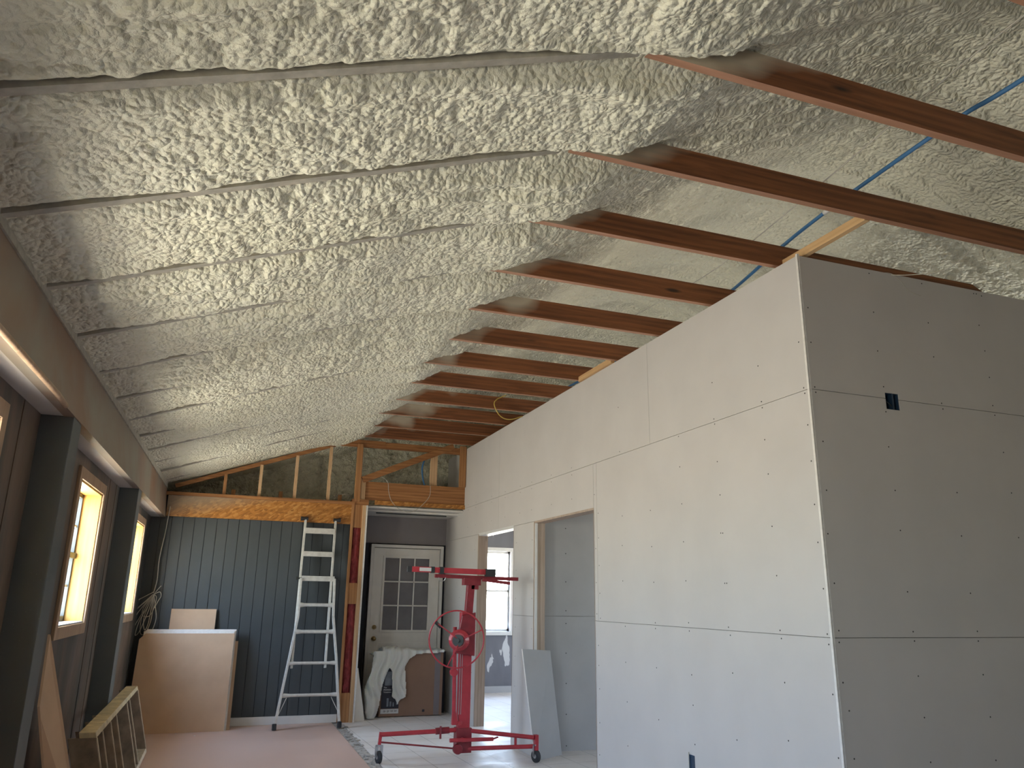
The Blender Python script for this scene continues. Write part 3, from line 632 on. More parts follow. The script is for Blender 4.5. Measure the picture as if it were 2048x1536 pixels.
# exposed end of the partition
pr = empty('partition_framing', (1.62, 10.28, 0)); tag(pr, 'open timber partition end with dark red insulation between ladder and hall', 'framing')
m = MB(); m.box(1.500, 1.535, 10.25, 10.40, .0, 2.655); m.build('stud', 'lumberZ', pr, bevel=.002)
m = MB(); m.box(1.645, 1.690, 10.25, 10.40, .0, 2.655); m.build('stud', 'paleZ', pr, bevel=.002)
m = MB(); m.box(1.50, 1.72, 10.25, 10.40, 2.655, 2.73); m.build('plate', 'lumberX', pr, bevel=.002)
for (a, b) in [(0, .34), (1.40, 1.66), (2.36, 2.655)]:
    m = MB(); m.box(1.535, 1.645, 10.262, 10.40, a, b); m.build('blocking', 'lumberZ', pr, bevel=.002)
for (a, b) in [(.34, 1.40), (1.66, 2.36)]:
    m = MB(); n = 14
    V = []
    for i in range(n+1):
        for j in range(6):
            V.append((1.536+.108*j/5, 10.31-.030*math.sin(math.pi*j/5)+.008*random.uniform(-1, 1), a+(b-a)*i/n))
    m.add(V, [(i*6+j, i*6+j+1, (i+1)*6+j+1, (i+1)*6+j) for i in range(n) for j in range(5)])
    m.box(1.536, 1.644, 10.32, 10.40, a, b)
    m.build('insulation', 'insul', pr)
m = MB(); m.box(1.692, 1.712, 10.245, 10.45, .0, 2.655); o = m.build('drywall_edge', 'gyp', pr); o['label'] = 'white edge of the drywall sheet'
m = MB(); m.hexa([(1.725, 10.30, 0), (1.86, 10.36, 0), (1.86, 10.375, 0), (1.725, 10.315, 0), (1.725, 10.34, .62), (1.74, 10.36, .62), (1.74, 10.37, .62), (1.725, 10.355, .62)])
tag(m.build('drywall_offcut', 'white'), 'narrow pointed white offcut leaning just right of the red insulated partition', 'offcut')

# ================================================================ SERVICES
m = MB(); P = [(3.05, .6, 3.71), (3.05, 1.93, 3.715), (3.04, 2.25, 3.72), (3.08, 2.9, 3.72), (3.12, 3.3, 3.72), (3.18, 3.7, 3.72), (3.32, 4.43, 3.72), (3.40, 5.2, 3.72), (3.3, 7.5, 3.72)]
pr = empty('water_pipe', (3.05, 3, 3.70)); tag(pr, 'long blue plastic pipe lying across the tops of the joists', 'pipe')
m.tube(curve_pts(P, 10), .0115, 10); m.build('pipe', 'bluepipe', pr, smooth=True)
m = MB(); m.tube([(3.104, 3.16, 3.72), (3.110, 3.22, 3.72)], .0145, 10); m.build('joint', 'whitetrim', pr, smooth=True)
def wire(name, P, r, mat, lab, cat, grp=None, n=10, k=8):
    m = MB(); m.tube(curve_pts(P, k), r, n); return tag(m.build(name, mat, smooth=True), lab, cat, grp)
wire('thin_cable', [(2.70, 1.2, 3.73), (2.72, 1.83, 3.725), (2.79, 2.5, 3.71), (2.93, 3.7, 3.70), (2.98, 4.4, 3.72), (2.9, 5.2, 3.72)], .0035, 'cord', 'thin pale cable running over the joists beside the blue pipe', 'cable')
wire('yellow_cable', [(2.78, 7.88, 3.70), (2.66, 7.84, 3.63), (2.63, 7.83, 3.56), (2.70, 7.84, 3.45), (2.82, 7.86, 3.42), (2.99, 7.9, 3.48)], .006, 'yellowcord', 'yellow cable looping down below the joists at the drywall top', 'cable')
wire('dangling_wire', [(3.93, 2.94, 3.54), (3.89, 2.98, 3.47), (3.84, 3.1, 3.42), (3.80, 3.3, 3.47), (3.78, 3.43, 3.52)], .0028, 'cord', 'thin pale wire hanging from the second joist to the wall top', 'wire')
wire('loose_wire', [(3.72, 3.43, 3.525), (3.77, 3.40, 3.515), (3.83, 3.395, 3.475), (3.89, 3.395, 3.42), (3.99, 3.395, 3.395)], .0014, 'cord', 'hair thin white wire drooping over the top of the front drywall', 'wire')
wire('hall_wire', [(1.86, 10.245, 3.05), (1.95, 10.23, 2.98), (1.97, 10.22, 2.85), (2.02, 10.22, 2.72), (2.14, 10.22, 2.62), (2.3, 10.22, 2.60), (2.42, 10.22, 2.68), (2.53, 10.22, 2.82), (2.545, 10.25, 2.97)], .0035, 'cord', 'pale wire drooping in a big loop across the hall beam', 'wire')
wire('blue_tube', [(2.47, 10.36, 3.33), (2.445, 10.36, 3.22), (2.455, 10.34, 3.08), (2.48, 10.33, 2.98)], .011, 'bluepipe', 'short dark blue tube rising behind the hall beam', 'tube')
wire('attic_cable', [(.95, 10.5, 2.70), (1.1, 10.45, 2.71), (1.25, 10.45, 2.74), (1.36, 10.42, 2.80), (1.5, 10.42, 2.79)], .005, 'cord', 'pale cable curling on the header between the studs', 'cable')

# electrical boxes
b = empty('outlet_box', (BX0, 3.41, BZ0)); tag(b, 'dark blue electrical box cut into the front drywall', 'electrical box')
m = MB(); t = .003
m.box(BX0, BX1, 3.414, 3.485, BZ0, BZ0+t); m.box(BX0, BX1, 3.414, 3.485, BZ1-t, BZ1); m.box(BX0, BX0+t, 3.414, 3.485, BZ0, BZ1); m.box(BX1-t, BX1, 3.414, 3.485, BZ0, BZ1); m.box(BX0, BX1, 3.482, 3.488, BZ0, BZ1)
m.box(BX0+.054, BX0+.068, 3.416, 3.482, BZ0, BZ1); m.build('shell', 'bluebox', b)
m = MB(); m.tube(curve_pts([(BX0+.012, 3.44, BZ0+.062), (BX0+.03, 3.425, BZ0+.045), (BX0+.05, 3.42, BZ0+.022)], 5), .003, 8); m.build('wire', 'window_dark', b, smooth=True)
b = empty('outlet_box', (WR, 4.80, .40)); tag(b, 'blue grey electrical box low in the long drywall wall', 'electrical box')
m = MB(); m.box(WR-.0012, WR-.0002, 4.775, 4.845, .40, .517); m.box(WR-.006, WR-.0012, 4.823, 4.832, .40, .512); m.build('shell', 'bluebox', b)
m = MB(); m.tube([(WR-.004, 4.84, .42), (WR-.006, 4.838, .53)], .003, 8); m.build('cable_end', 'cord', b)

# cable bundle hanging on the far wall
cb = empty('cable_bundle', (-.58, 10.2, 1.05)); tag(cb, 'tied bundle of pale cable hanging in the far left corner', 'cable')
def Q(px, py, y=10.2):    # far-corner pixels of the bundle measured once, in metres on the wall plane
    return (-.683+(px-340)*.00663, y, 2.514-(py-1012)*.00584+(px-340)*.0003)
m = MB(); m.tube(curve_pts([Q(340, 1012, 10.24), Q(338, 1060, 10.22), Q(334, 1120, 10.2), Q(335, 1160, 10.2), Q(332, 1186, 10.2)], 8), .0055, 8); m.build('lead', 'cord', cb, smooth=True)
loops = [[(332, 1184), (300, 1204), (272, 1222), (276, 1234), (296, 1228), (315, 1208), (332, 1188)],
         [(332, 1188), (312, 1222), (300, 1250), (303, 1263), (312, 1240), (326, 1205), (333, 1188)],
         [(333, 1188), (322, 1215), (318, 1240), (320, 1262), (328, 1262), (334, 1235), (334, 1188)],
         [(333, 1188), (328, 1220), (318, 1258), (312, 1264), (316, 1238), (326, 1212), (333, 1188)],
         [(333, 1188), (338, 1212), (342, 1235), (338, 1258), (335, 1263)],
         [(334, 1188), (342, 1184), (345, 1192), (341, 1202), (337, 1215)],
         [(333, 1190), (320, 1212), (319, 1228), (330, 1230), (336, 1216), (338, 1195), (333, 1188)],
         [(333, 1188), (327, 1210), (322, 1236), (326, 1256), (330, 1245), (332, 1215), (333, 1190)],
         [(333, 1190), (309, 1216), (296, 1240), (297, 1258), (300, 1263)],
         [(333, 1188), (339, 1178), (343, 1172)]]
for L in loops:
    m = MB(); m.tube(curve_pts([Q(a, b_, 10.19+random.uniform(-.02, .015)) for a, b_ in L], 8), .0045, 7); m.build('loop', 'cord', cb, smooth=True)

# ================================================================ DRYWALL SHEETS LEANING ON THE FAR WALL
def lean(x0, x1, y_foot, y_top, h, th, name, mats, label, cat, dx=0, z0=.006, clip=0, grp=None):
    m = MB()
    a = math.atan2(y_top-y_foot, h); n = Vector((0, math.cos(a), -math.sin(a)))
    P = []
    for off in (0, th):
        P.append([(x0, y_foot, z0), (x1, y_foot, z0), (x1+dx, y_top, z0+h), (x0+dx+clip, y_top, z0+h), (x0+dx*.9, y_foot+(y_top-y_foot)*.94, z0+h*.94)] if clip else
                 [(x0, y_foot, z0), (x1, y_foot, z0), (x1+dx, y_top, z0+h), (x0+dx, y_top, z0+h)])
    k = len(P[0]); V = [Vector(p) for p in P[0]]+[Vector(p)+n*th for p in P[1]]
    for i, v in enumerate(V):
        if i in (k, k+1): v.z = z0
    m.add(V, [tuple(range(k))[::1]], 0); m.add(V, [tuple(range(k, 2*k))[::-1]], 0)
    m.add(V, [(i, (i+1) % k, (i+1) % k+k, i+k) for i in range(k)], 1)
    return tag(m.build(name, mats), label, cat, grp)
lean(-.82, .20, 9.94, 10.09, 1.045, .0127, 'drywall_sheet', ['kraft', 'gyp'], 'big square drywall sheet with brown back, front of the leaning stack', 'drywall sheet', dx=.01, clip=.06, grp='drywall sheets against the slate wall')
for k in range(3):
    lean(-.78+.015*k, .20+.012*k, 9.960+.015*k, 10.116+.015*k, 1.068+.010*k, .0127, 'drywall_sheet', ['gyp', 'gyp'],
         ['white edged sheet directly behind the front brown drywall sheet', 'third sheet back in the leaning drywall stack', 'rearmost big sheet of the leaning drywall stack'][k], 'drywall sheet', dx=.005, grp='drywall sheets against the slate wall')
lean(.02, .262, 10.02, 10.16, .955, .0127, 'drywall_sheet', ['kraft', 'gyp'], 'lower narrow sheet peeking out at the right edge of the drywall stack', 'drywall sheet', dx=.0, grp='drywall sheets against the slate wall')
lean(-.52, -.02, 10.06, 10.24, 1.315, .0127, 'drywall_sheet', ['kraft', 'gyp'], 'small brown drywall piece standing taller behind the leaning stack', 'drywall sheet', dx=.0, grp='drywall sheets against the slate wall')
# grey piece leaning by the nearer opening
m = MB()
A = [(3.005, 7.475, 0), (3.38, 7.70, 0), (3.232, 7.655, .991), (2.888, 7.55, 1.015)]
nn = (Vector(A[1])-Vector(A[0])).cross(Vector(A[3])-Vector(A[0])).normalized()*-.0127
V = [Vector(p) for p in A]+[Vector(p)+nn for p in A]
m.add(V, [(0, 1, 2, 3)], 0); m.add(V, [(7, 6, 5, 4), (1, 5, 6, 2)], 0); m.add(V, [(0, 3, 7, 4), (2, 6, 7, 3), (0, 4, 5, 1)], 1)
tag(m.build('drywall_sheet', ['drywall_grey', 'gyp']), 'tall narrow grey drywall piece leaning beside the nearer doorway', 'drywall sheet')

# ================================================================ LADDER
lad = empty('folding_ladder', (1.1, 9.9, 0)); tag(lad, 'dusty aluminium folding ladder with flared foot leaning on the slate wall', 'ladder')
def LP(x, z, off=0): return Vector((x, 9.88+.345*z/2.45-off, z))
# outer flared section rails
for side, pts in ((0, [(.74, .03), (.86, .86), (.915, 1.25), (.917, 1.70)]), (1, [(1.475, .03), (1.395, .80), (1.335, 1.25), (1.325, 1.70)])):
    m = MB()
    for a, b in zip(pts[:-1], pts[1:]): m.bar(LP(a[0], a[1], .03), LP(b[0], b[1], .03), .028, .062, up=(0, 1, 0))
    m.build('outer_rail', 'alu', lad, bevel=.003)
    m = MB(); a = pts[0]; m.bar(LP(a[0], .0, .03)+Vector((0, 0, .006)), LP(a[0], .075, .03), .045, .085, up=(0, 1, 0)); m.build('foot', 'rubber', lad, bevel=.006)
# inner section rails
for pts in ([(.885, .66), (.925, 2.43)], [(1.275, .66), (1.302, 2.43)]):
    m = MB(); m.bar(LP(pts[0][0], pts[0][1]), LP(pts[1][0], pts[1][1]), .026, .058, up=(0, 1, 0)); m.build('inner_rail', 'alu', lad, bevel=.003)
for x, s in ((.925, -1), (1.302, 1)):
    m = MB(); p = LP(x, 2.43); m.tube([p+Vector((-.03*s, -.012, .01)), p+Vector((.05*s, -.012, .01))], .022, 12); m.tube([p+Vector((.035*s, -.012, .01)), p+Vector((.062*s, -.012, .01))], .027, 12)
    m.build('end_cap', 'rubber', lad, smooth=False)
# rungs: (z, x0, x1, off)
for k, (z, x0, x1, off, hh) in enumerate([(.37, .790, 1.445, .035, .034), (.72, .842, 1.405, .035, .034), (1.075, .888, 1.362, .035, .042), (1.385, .915, 1.335, .035, .042), (1.70, .925, 1.325, .02, .046), (2.00, .915, 1.293, .02, .046), (2.29, .922, 1.298, .02, .052)]):
    m = MB(); c0 = LP(x0, z, off); c1 = LP(x1, z, off); d = (c1-c0)
    if k < 4: m.tube([c0, c0+d*.06, c0+d*.16, c0+d*.84, c0+d*.94, c1], [hh*.72, hh*.72, hh*.52, hh*.52, hh*.72, hh*.72], 10)
    else: m.bar(c0, c1, .05, hh*1.35, up=(0, 0, 1))
    m.build('rung', 'alu', lad, bevel=0 if k < 4 else .004)
m = MB(); p = LP(.915, 1.70, .03); m.tube([p+Vector((-.055, 0, 0)), p+Vector((.02, 0, 0))], .011, 10); m.tube([p+Vector((-.055, 0, 0)), p+Vector((-.042, 0, 0))], .02, 10); m.build('hinge_knob', 'window_dark', lad)
m = MB(); p = LP(1.325, 1.70, .03); m.tube([p+Vector((.055, 0, 0)), p+Vector((-.02, 0, 0))], .011, 10); m.tube([p+Vector((.055, 0, 0)), p+Vector((.042, 0, 0))], .02, 10); m.build('hinge_knob', 'window_dark', lad)
m = MB(); m.bar(LP(.772, .165, .045), LP(.85, .345, .045), .006, .02, up=(0, 1, 0)); m.build('foot_brace', 'alu', lad)
m = MB(); m.bar(LP(1.46, .165, .045), LP(1.36, .345, .045), .006, .02, up=(0, 1, 0)); m.build('foot_brace', 'alu', lad)

# ================================================================ DRYWALL LIFT
lf = empty('drywall_lift', (2.32, 7.66, 0)); tag(lf, 'red drywall lift with hand wheel standing in front of the doorways', 'lift')
YL = 7.66
m = MB(); m.bar((2.325, YL, .10), (2.325, YL, 1.36), .115, .085, up=(0, 1, 0)); m.build('mast', 'red', lf, bevel=.006)
m = MB(); m.bar((2.345, YL, 1.30), (2.365, YL, 1.66), .075, .06, up=(0, 1, 0)); m.build('inner_mast', 'reddark', lf, bevel=.004)
m = MB(); m.box(2.262, 2.268, YL-.046, YL-.0435, .42, 1.22); m.box(2.283, 2.288, YL-.046, YL-.0435, .42, 1.22); m.build('mast_rail', 'steel', lf)
m = MB(); m.tube([(2.205, YL-.03, 1.22), (2.222, YL-.03, .42)], .019, 12); m.disc((2.205, YL-.06, .80), (0, 1, 0), .036, .05, 14); m.build('side_tube', 'red', lf, smooth=False)
m = MB(); m.hexa([(2.20, YL-.055, .33), (2.27, YL-.055, .33), (2.27, YL-.015, .33), (2.20, YL-.015, .33), (2.205, YL-.045, .46), (2.235, YL-.045, .46), (2.235, YL-.02, .46), (2.205, YL-.02, .46)])
m.disc((2.275, YL-.075, .345), (0, 1, 0), .022, .05, 12); m.build('foot_pedal', 'red', lf, bevel=.003)
m = MB(); m.bar((2.325, YL, .08), (2.325, YL, .30), .15, .11, up=(0, 1, 0)); m.disc((2.26, YL-.085, .12), (0, 1, 0), .045, .05, 14); m.build('mast_base', 'reddark', lf, bevel=.005)
# legs
lg = MB(); lg.tube([(2.33, YL-.02, .285), (2.14, YL, .275), (1.55, YL+.10, .250)], .021, 12); lg.bar((1.555, YL+.10, .272), (1.545, YL+.10, .165), .026, .03, up=(0, 1, 0))
L1 = lg.build('leg', 'red', lf, smooth=False)
m = MB(); m.tube([(2.19, YL, .28), (2.06, YL+.015, .272)], .030, 12); m.tube([(2.10, YL-.02, .32), (2.10, YL-.02, .21)], .010, 8); m.build('leg_clamp', 'reddark', lf)
m = MB(); m.tube([(2.30, YL-.04, .115), (1.55, YL+.10, .185)], .008, 8); m.build('tie_rod', 'reddark', lf)
lg = MB(); lg.tube([(2.35, YL-.02, .275), (2.965, YL-.24, .220)], .020, 12); lg.tube([(2.35, YL-.03, .115), (2.965, YL-.24, .142)], .020, 12)
lg.tube([(2.80, YL-.18, .235), (2.80, YL-.18, .135)], .013, 10); lg.bar((2.985, YL-.245, .245), (2.985, YL-.245, .11), .034, .05, up=(0, 1, 0))
L2 = lg.build('leg', 'red', lf, smooth=False)
lg = MB(); lg.tube([(2.17, YL-.10, .205), (2.60, YL-.10, .200)], .018, 12); lg.tube([(2.60, YL-.10, .200), (2.65, YL-.10, .215)], .008, 8)
lg.tube([(2.30, YL-.05, .20), (2.30, YL-.10, .203)], .02, 10); L3 = lg.build('leg', 'red', lf, smooth=False)
def caster(c, parent, yaw):
    cs, sn = math.cos(yaw), math.sin(yaw); ax = Vector((cs, sn, 0)); c = Vector(c)
    m = MB(); m.tube([c+Vector((0, 0, .105)), c+Vector((0, 0, .145))], .012, 10)
    for s in (-1, 1): m.bar(c+ax*.022*s, c+ax*.022*s+Vector((0, 0, .10)), .008, .036, up=ax)
    m.bar(c-ax*.028+Vector((0, 0, .10)), c+ax*.028+Vector((0, 0, .10)), .04, .012)
    o = m.build('caster', 'steel', parent)
    m = MB(); m.tube([c-ax*.016, c-ax*.012, c+ax*.012, c+ax*.016], [.050, .056, .056, .050], 24); w_ = m.build('wheel', 'rubber', o)
    m = MB(); m.tube([c-ax*.018, c+ax*.018], .02, 12); m.build('hub', 'steel', o)
caster((1.545, YL+.10, .056), lf, .25); caster((2.985, YL-.245, .056), lf, .35)
# winch
m = MB(); ax = Vector((-.42, -.9, 0)).normalized(); c = Vector((2.235, YL-.09, 1.10))
m.tube([c-ax*.06, c-ax*.04, c+ax*.03, c+ax*.06], [.085, .10, .10, .07], 22); wd = m.build('winch_drum', 'red', lf)
m = MB(); m.tube([c+ax*.06, c+ax*.085], .055, 18); m.tube([c+ax*.085, c+ax*.12], .018, 10); m.build('brake_hub', 'window_dark', wd)
m = MB(); m.hexa([(2.19, YL-.09, .98), (2.40, YL-.09, .95), (2.40, YL-.05, .95), (2.19, YL-.05, .98), (2.26, YL-.09, 1.33), (2.40, YL-.09, 1.36), (2.40, YL-.05, 1.36), (2.26, YL-.05, 1.33)]); m.build('winch_plate', 'reddark', lf, bevel=.008)
hw = MB(); c = Vector((2.175, YL-.20, 1.115)); e1 = Vector((.88, -.25, 0)).normalized(); e2 = Vector((0, 0, 1))
ring = [c+e1*math.cos(t)*.262+e2*math.sin(t)*.262 for t in [2*math.pi*k/48 for k in range(48)]]
hw.tube(ring, .0075, 8, closed=True); ho = hw.build('hand_wheel', 'red', lf, smooth=True)
for t in (2.5, 4.4, .35):
    m = MB(); m.tube([Vector((2.225, YL-.16, 1.10)), c+e1*math.cos(t)*.262+e2*math.sin(t)*.262], .006, 8); m.build('spoke', 'red', ho)
m = MB(); p = c+e1*math.cos(2.5)*.262+e2*math.sin(2.5)*.262; m.tube([p, p+Vector((.06, .02, -.05))], .016, 10); m.build('grip', 'rubber', ho)
# cradle
m = MB(); m.bar((1.99, YL+.02, 1.705), (2.86, YL-.03, 1.69), .035, .035); m.build('cross_beam', 'reddark', lf, bevel=.002)
m = MB(); m.bar((2.28, YL, 1.655), (2.46, YL, 1.655), .08, .07); m.bar((2.36, YL, 1.62), (2.44, YL, 1.62), .06, .08); m.build('cradle_head', 'reddark', lf, bevel=.003)
m = MB(); m.bar((1.735, YL-.05, 1.762), (2.55, YL-.03, 1.752), .045, .052); ca = m.build('cradle_arm', 'red', lf, bevel=.002)
m = MB(); m.bar((1.81, YL-.0745, 1.762), (1.93, YL-.0745, 1.7605), .002, .034, up=(0, 0, 1)); m.build('label', 'labelwhite', ca)
for (xa_, xb_, z_, w_, h_) in ((1.695, 1.735, 1.7625, .048, .055), (1.93, 1.965, 1.76, .052, .06), (2.02, 2.06, 1.755, .056, .07), (2.5, 2.60, 1.745, .06, .075)):
    m = MB(); m.bar((xa_, YL-.05, z_), (xb_, YL-.05, z_), w_, h_); m.build('arm_cap', 'rubber', ca)
m = MB(); m.bar((2.46, YL-.08, 1.675), (2.74, YL-.12, 1.645), .03, .03); m.build('arm_stub', 'reddark', lf, bevel=.002)
m = MB(); m.tube([(2.60, YL-.05, 1.735), (2.70, YL-.05, 1.735), (2.715, YL-.05, 1.75)], .004, 8)
m.tube([Vector((2.735, YL-.05, 1.762))+Vector((math.cos(t)*.02, 0, math.sin(t)*.03)) for t in [2*math.pi*k/16 for k in range(16)]], .003, 6, closed=True); m.build('latch_ring', 'steel', lf)
m = MB(); m.tube(curve_pts([(2.02, YL-.03, 1.69), (2.03, YL-.04, 1.655), (2.07, YL-.04, 1.66), (2.09, YL-.03, 1.69)], 6), .003, 6); m.build('chain', 'steel', lf)

# ================================================================ HALL DOOR
d = empty('door_3', (2.5, 11.18, 0)); struct(d, 'cream half glass door at the end of the hall')
DY = 11.15
m = MB(); gx0, gx1, gz0, gz1 = 2.16, 2.80, 1.05, 2.03
dx0, dx1, dz1 = 1.995, 2.955, 2.165
m.box(dx0, gx0, DY, DY+.04, .01, dz1); m.box(gx1, dx1, DY, DY+.04, .01, dz1); m.box(gx0, gx1, DY, DY+.04, .01, gz0); m.box(gx0, gx1, DY, DY+.04, gz1, dz1)
for (a, b) in ((2.12, 2.42), (2.53, 2.83)):
    m.box(a, b, DY-.008, DY, .25, .88)
m.build('door_leaf', 'white', d, bevel=.002)
m = MB(); c = .03
m.box(gx0-c, gx0, DY-.012, DY+.01, gz0-c, gz1+c); m.box(gx1, gx1+c, DY-.012, DY+.01, gz0-c, gz1+c); m.box(gx0, gx1, DY-.012, DY+.01, gz1, gz1+c); m.box(gx0, gx1, DY-.012, DY+.01, gz0-c, gz0)
for k in (1, 2):
    x = gx0+(gx1-gx0)*k/3; m.box(x-.009, x+.009, DY-.01, DY+.01, gz0, gz1); z = gz0+(gz1-gz0)*k/3; m.box(gx0, gx1, DY-.01, DY+.01, z-.009, z+.009)
m.build('glazing_frame', 'white', d, bevel=.002)
m = MB(); m.box(gx0, gx1, DY+.012, DY+.018, gz0, gz1); m.build('pane', 'doorglass', d)
m = MB(); m.box(dx0-.05, dx0-.006, DY-.03, DY+.05, 0, dz1+.05); m.box(dx1+.006, dx1+.05, DY-.03, DY+.05, 0, dz1+.05); m.box(dx0-.006, dx1+.006, DY-.03, DY+.05, dz1+.008, dz1+.05); m.build('door_frame', 'white', d, bevel=.003)
for nm, z, r in (('knob', .935, .032), ('deadbolt', 1.085, .030)):
    m = MB(); m.tube([(2.055, DY, z), (2.055, DY-.012, z), (2.055, DY-.02, z), (2.055, DY-.04, z), (2.055, DY-.058, z), (2.055, DY-.066, z)], [r, r, .014, .022, r*.85, .01] if nm == 'knob' else [r, r, r*.8, .012, .010, .008], 16); m.build(nm, 'brass', d, smooth=True)

# ================================================================ CARTON WITH PLASTIC SHEET
cx = empty('carton', (2.49, 10.8, 0)); tag(cx, 'large brown cardboard carton with black product label before the hall door', 'carton')
m = MB(); m.box(2.07, 2.905, 10.56, 10.96, .008, .79); m.build('box_body', 'carton', cx, bevel=.004)
m = MB(); m.box(2.79, 2.865, 10.557, 10.559, .012, .785); m.build('tape', 'tape', cx)
m = MB(); m.box(2.095, 2.325, 10.5555, 10.5595, .105, .60); m.build('label', 'labelblack', cx)
m = MB(); m.box(2.13, 2.32, 10.5535, 10.5553, .385, .555); m.build('label_picture', 'labelgrey', cx)
m = MB(); m.box(2.09, 2.325, 10.5535, 10.5555, .045, .10); m.build('label_strip', 'labelwhite', cx)
m = MB()
for a, b, h, hi in ((2.165, 2.19, .10, .13), (2.205, 2.228, .06, .13), (2.245, 2.262, .05, .13), (2.29, 2.315, .03, .15)):
    m = MB(); m.box(a, b, 10.5535, 10.5553, hi, hi+h); m.build('printed_bottle', 'labelgrey', cx)
m = MB(); m.box(2.30, 2.318, 10.553, 10.5533, .155, .175); m.build('printed_cap', 'labelwhite', cx)
m = MB(); m.box(2.64, 2.672, 10.5575, 10.5595, .052, .082); m.build('stamp', 'labelblack', cx)
m = MB(); rr = random.Random(3)
for k in range(16):
    x = 2.128+k*.0118
    if k % 4 != 3: m.box(x, x+.007, 10.5527, 10.5534, .058+rr.random()*.01, .084+rr.random()*.006)
m.build('label_icons', 'tape', cx)
def text(s, size, loc, mat, parent):
    cu = bpy.data.curves.new('lettering', 'FONT'); cu.body = s; cu.size = size; cu.extrude = .0004
    ob = bpy.data.objects.new('tmp', cu); COL.objects.link(ob); dg = bpy.context.evaluated_depsgraph_get()
    me = bpy.data.meshes.new_from_object(ob.evaluated_get(dg)); bpy.data.objects.remove(ob)
    me.materials.clear(); me.materials.append(M[mat])
    o = bpy.data.objects.new('lettering', me); COL.objects.link(o); o.parent = parent
    o.location = Vector(loc)-world_loc(parent); o.rotation_euler = (math.pi/2, 0, 0); return o
text('The', .026, (2.118, 10.5545, .352), 'labelwhite', cx); text('POWER FLUSH', .028, (2.118, 10.5545, .322), 'labelwhite', cx); text('Treatment', .024, (2.118, 10.5545, .296), 'labelwhite', cx)
# plastic sheet draped over it
def in_poly(x, z, P):
    c = False; j = len(P)-1
    for i in range(len(P)):
        if (P[i][1] > z) != (P[j][1] > z) and x < (P[j][0]-P[i][0])*(z-P[i][1])/(P[j][1]-P[i][1])+P[i][0]: c = not c
        j = i
    return c
POLY = [(1.97, .84), (1.95, .70), (1.93, .55), (1.885, .44), (1.86, .36), (1.86, .22), (1.87, .10), (1.90, .0), (1.99, -.01), (2.03, .06), (2.06, .16), (2.075, .29), (2.10, .42), (2.13, .50), (2.175, .60), (2.20, .58), (2.215, .40), (2.225, .25), (2.27, .215), (2.30, .16), (2.33, .205), (2.40, .245), (2.41, .30), (2.395, .45), (2.385, .62), (2.43, .70), (2.52, .77), (2.90, .785), (2.92, .84)]
m = MB(); dxg = .0085; nx = 128; rows = []
ztop = .80
vs = {}
def dp(i, j):
    x = 1.84+i*dxg
    s = (j-46)*dxg
    f = .5+.5*math.sin(x*62+3*math.sin(j*.09)); g2 = math.sin(x*27+j*.05)
    if s < 0:     # lying over the top, back to front
        y = 10.545-s*-1*-1; y = 10.535+(-s); z = ztop+.012+.018*math.sin(x*31+s*22)**2+.03*math.exp(-((x-2.38)/.10)**2)+(.035 if x < 2.3 else 0)*math.exp(-((s+.1)/.15)**2)
        if x < 2.07: z = ztop-.00-(2.07-x)*.35
        return (x, y, z)
    out = .018+.022*f+.012*g2
    z = ztop+.02-s
    if z < .012: z = .012; out += .03
    bulge = .09*math.exp(-((x-1.97)/.12)**2)*math.exp(-((z-.12)/.28)**2)
    return (x, 10.545-out-bulge, z)
cells = []
for j in range(0, 46+97):
    for i in range(nx):
        x = 1.84+(i+.5)*dxg; s = (j+.5-46)*dxg
        if s < 0:
            ok = 1.95 < x < 2.90 and -s < .30
            if x > 2.45: ok = ok and True
        else:
            z = ztop+.02-s; ok = in_poly(x, z, POLY)
        if ok: cells.append((i, j))
for (i, j) in cells:
    for q in ((i, j), (i+1, j), (i+1, j+1), (i, j+1)):
        if q not in vs: vs[q] = len(m.v); m.v.append(dp(*q))
    m.f.append((vs[(i, j)], vs[(i, j+1)], vs[(i+1, j+1)], vs[(i+1, j)])); m.m.append(0)
o = tag(m.build('plastic_sheet', 'plastic', smooth=True), 'crumpled translucent white plastic sheet draped over the cardboard carton', 'plastic sheet')
sm = o.modifiers.new('smooth', 'SMOOTH'); sm.factor = .5; sm.iterations = 4
sol = o.modifiers.new('thick', 'SOLIDIFY'); sol.thickness = .002
# dark panel between the carton and the drywall wall
m = MB(); m.box(2.935, 3.005, 10.80, 10.83, .0, .78); tag(m.build('dark_panel', 'navy', bevel=.003), 'narrow dark panel standing between the carton and the drywall', 'panel')

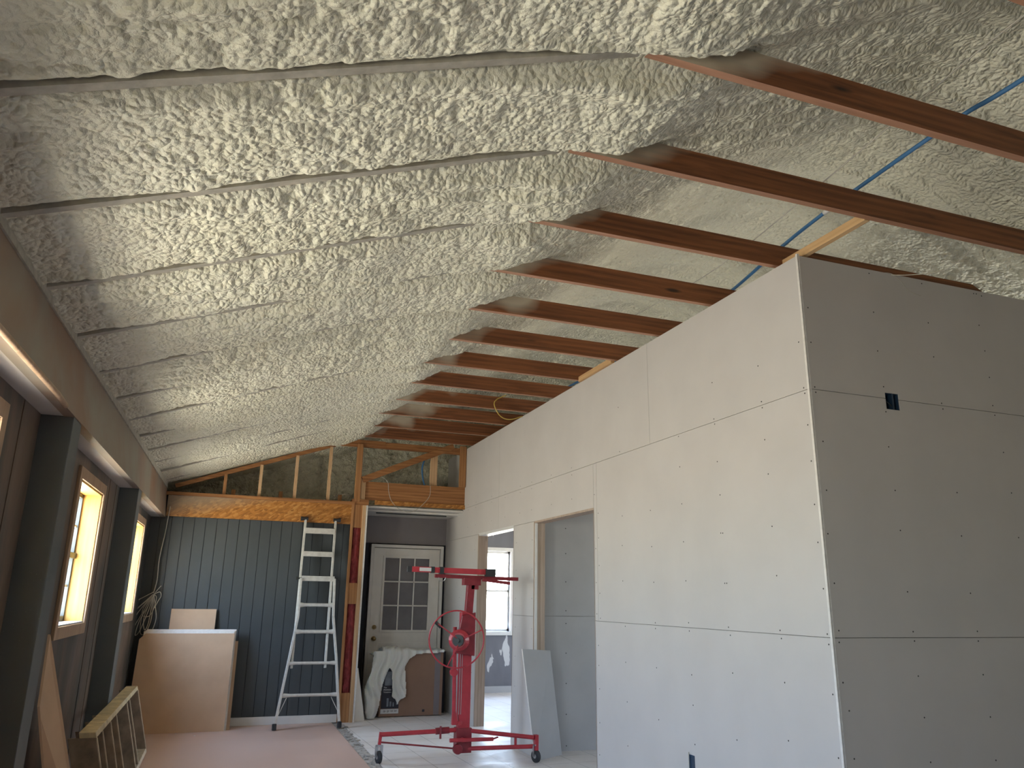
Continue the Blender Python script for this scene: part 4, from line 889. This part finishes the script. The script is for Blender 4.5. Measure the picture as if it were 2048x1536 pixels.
# ================================================================ RACK AND PLANK AT THE WINDOW WALL
rk = empty('wooden_rack', (-.7, 7.2, 0)); tag(rk, 'low dirty white wooden rack with upright dividers leaning on the window wall', 'rack')
def RK(y, z, depth):      # front edge plane leans to the wall
    xf = -.50-.165*(z/.62); return (xf-depth*.95-.0*y, y, z)
ya, yb, D = 6.02, 8.80, .085
def rk_board(y0, y1, z0, z1, d0=0, d1=D):
    V = []
    for z in (z0, z1):
        for (y, dd) in ((y0, d1), (y0, d0), (y1, d0), (y1, d1)):
            p = RK(y, z, dd); V.append((p[0], p[1], max(.006, p[2]-dd*.25 if False else p[2])))
    return V
m = MB(); m.hexa(rk_board(ya, yb, .585, .62, 0, D+.02)); o = m.build('top_board', 'rackwood' if 'rackwood' in M else 'white', rk, bevel=.003); o['label'] = 'yellowish lit top board'
m = MB(); m.hexa(rk_board(ya, yb, .02, .055)); m.build('bottom_board', 'rackedge', rk, bevel=.003)
for (y, t) in ((6.02, .028), (8.77, .028), (6.30, .018), (6.72, .018), (7.06, .022), (7.80, .02), (8.02, .02)):
    m = MB(); m.hexa(rk_board(y, y+t, .055, .585, .004, D+.09)); o = m.build('divider', 'rackside', rk); m = MB(); m.hexa(rk_board(y, y+t, .055, .585, -.003, .004)); m.build('divider_edge', 'rackedge', o)

m = MB(); V = [(-.915, 5.40, 1.255), (-.89, 5.30, .87), (-.80, 5.85, .006), (-.66, 6.0, .006)]
W2 = [(x-.012, y-.006, z) for x, y, z in V]
m.add(V+W2, [(0, 1, 2, 3), (7, 6, 5, 4), (0, 4, 5, 1), (1, 5, 6, 2), (2, 6, 7, 3), (3, 7, 4, 0)])
tag(m.build('plywood_offcut', 'kraft'), 'tall pointed tan board offcut leaning below the first window', 'offcut')
# crumbs of foam on the floor by the board stack
for k, (x, y, r) in enumerate([(-.10, 9.70, .012), (.34, 9.95, .008), (-.30, 9.88, .008), (.60, 10.15, .006)]):
    m = MB(); n = 7
    V = [(x+r*math.cos(2*math.pi*i/n)*random.uniform(.7, 1.5), y+r*math.sin(2*math.pi*i/n)*random.uniform(.7, 1.2), .006) for i in range(n)]+[(x+r*.3, y, .006+r*.8)]
    m.add(V, [(i, (i+1) % n, n) for i in range(n)])
    tag(m.build('foam_crumb', 'gyp'), ['largest pale foam crumb on the reddish floor before the drywall stack', 'pale crumb on the floor just right of the drywall stack',
        'pale crumb at the foot of the drywall stack', 'tiny pale crumb by the white baseboard'][k], 'crumb', 'crumbs on the reddish floor')
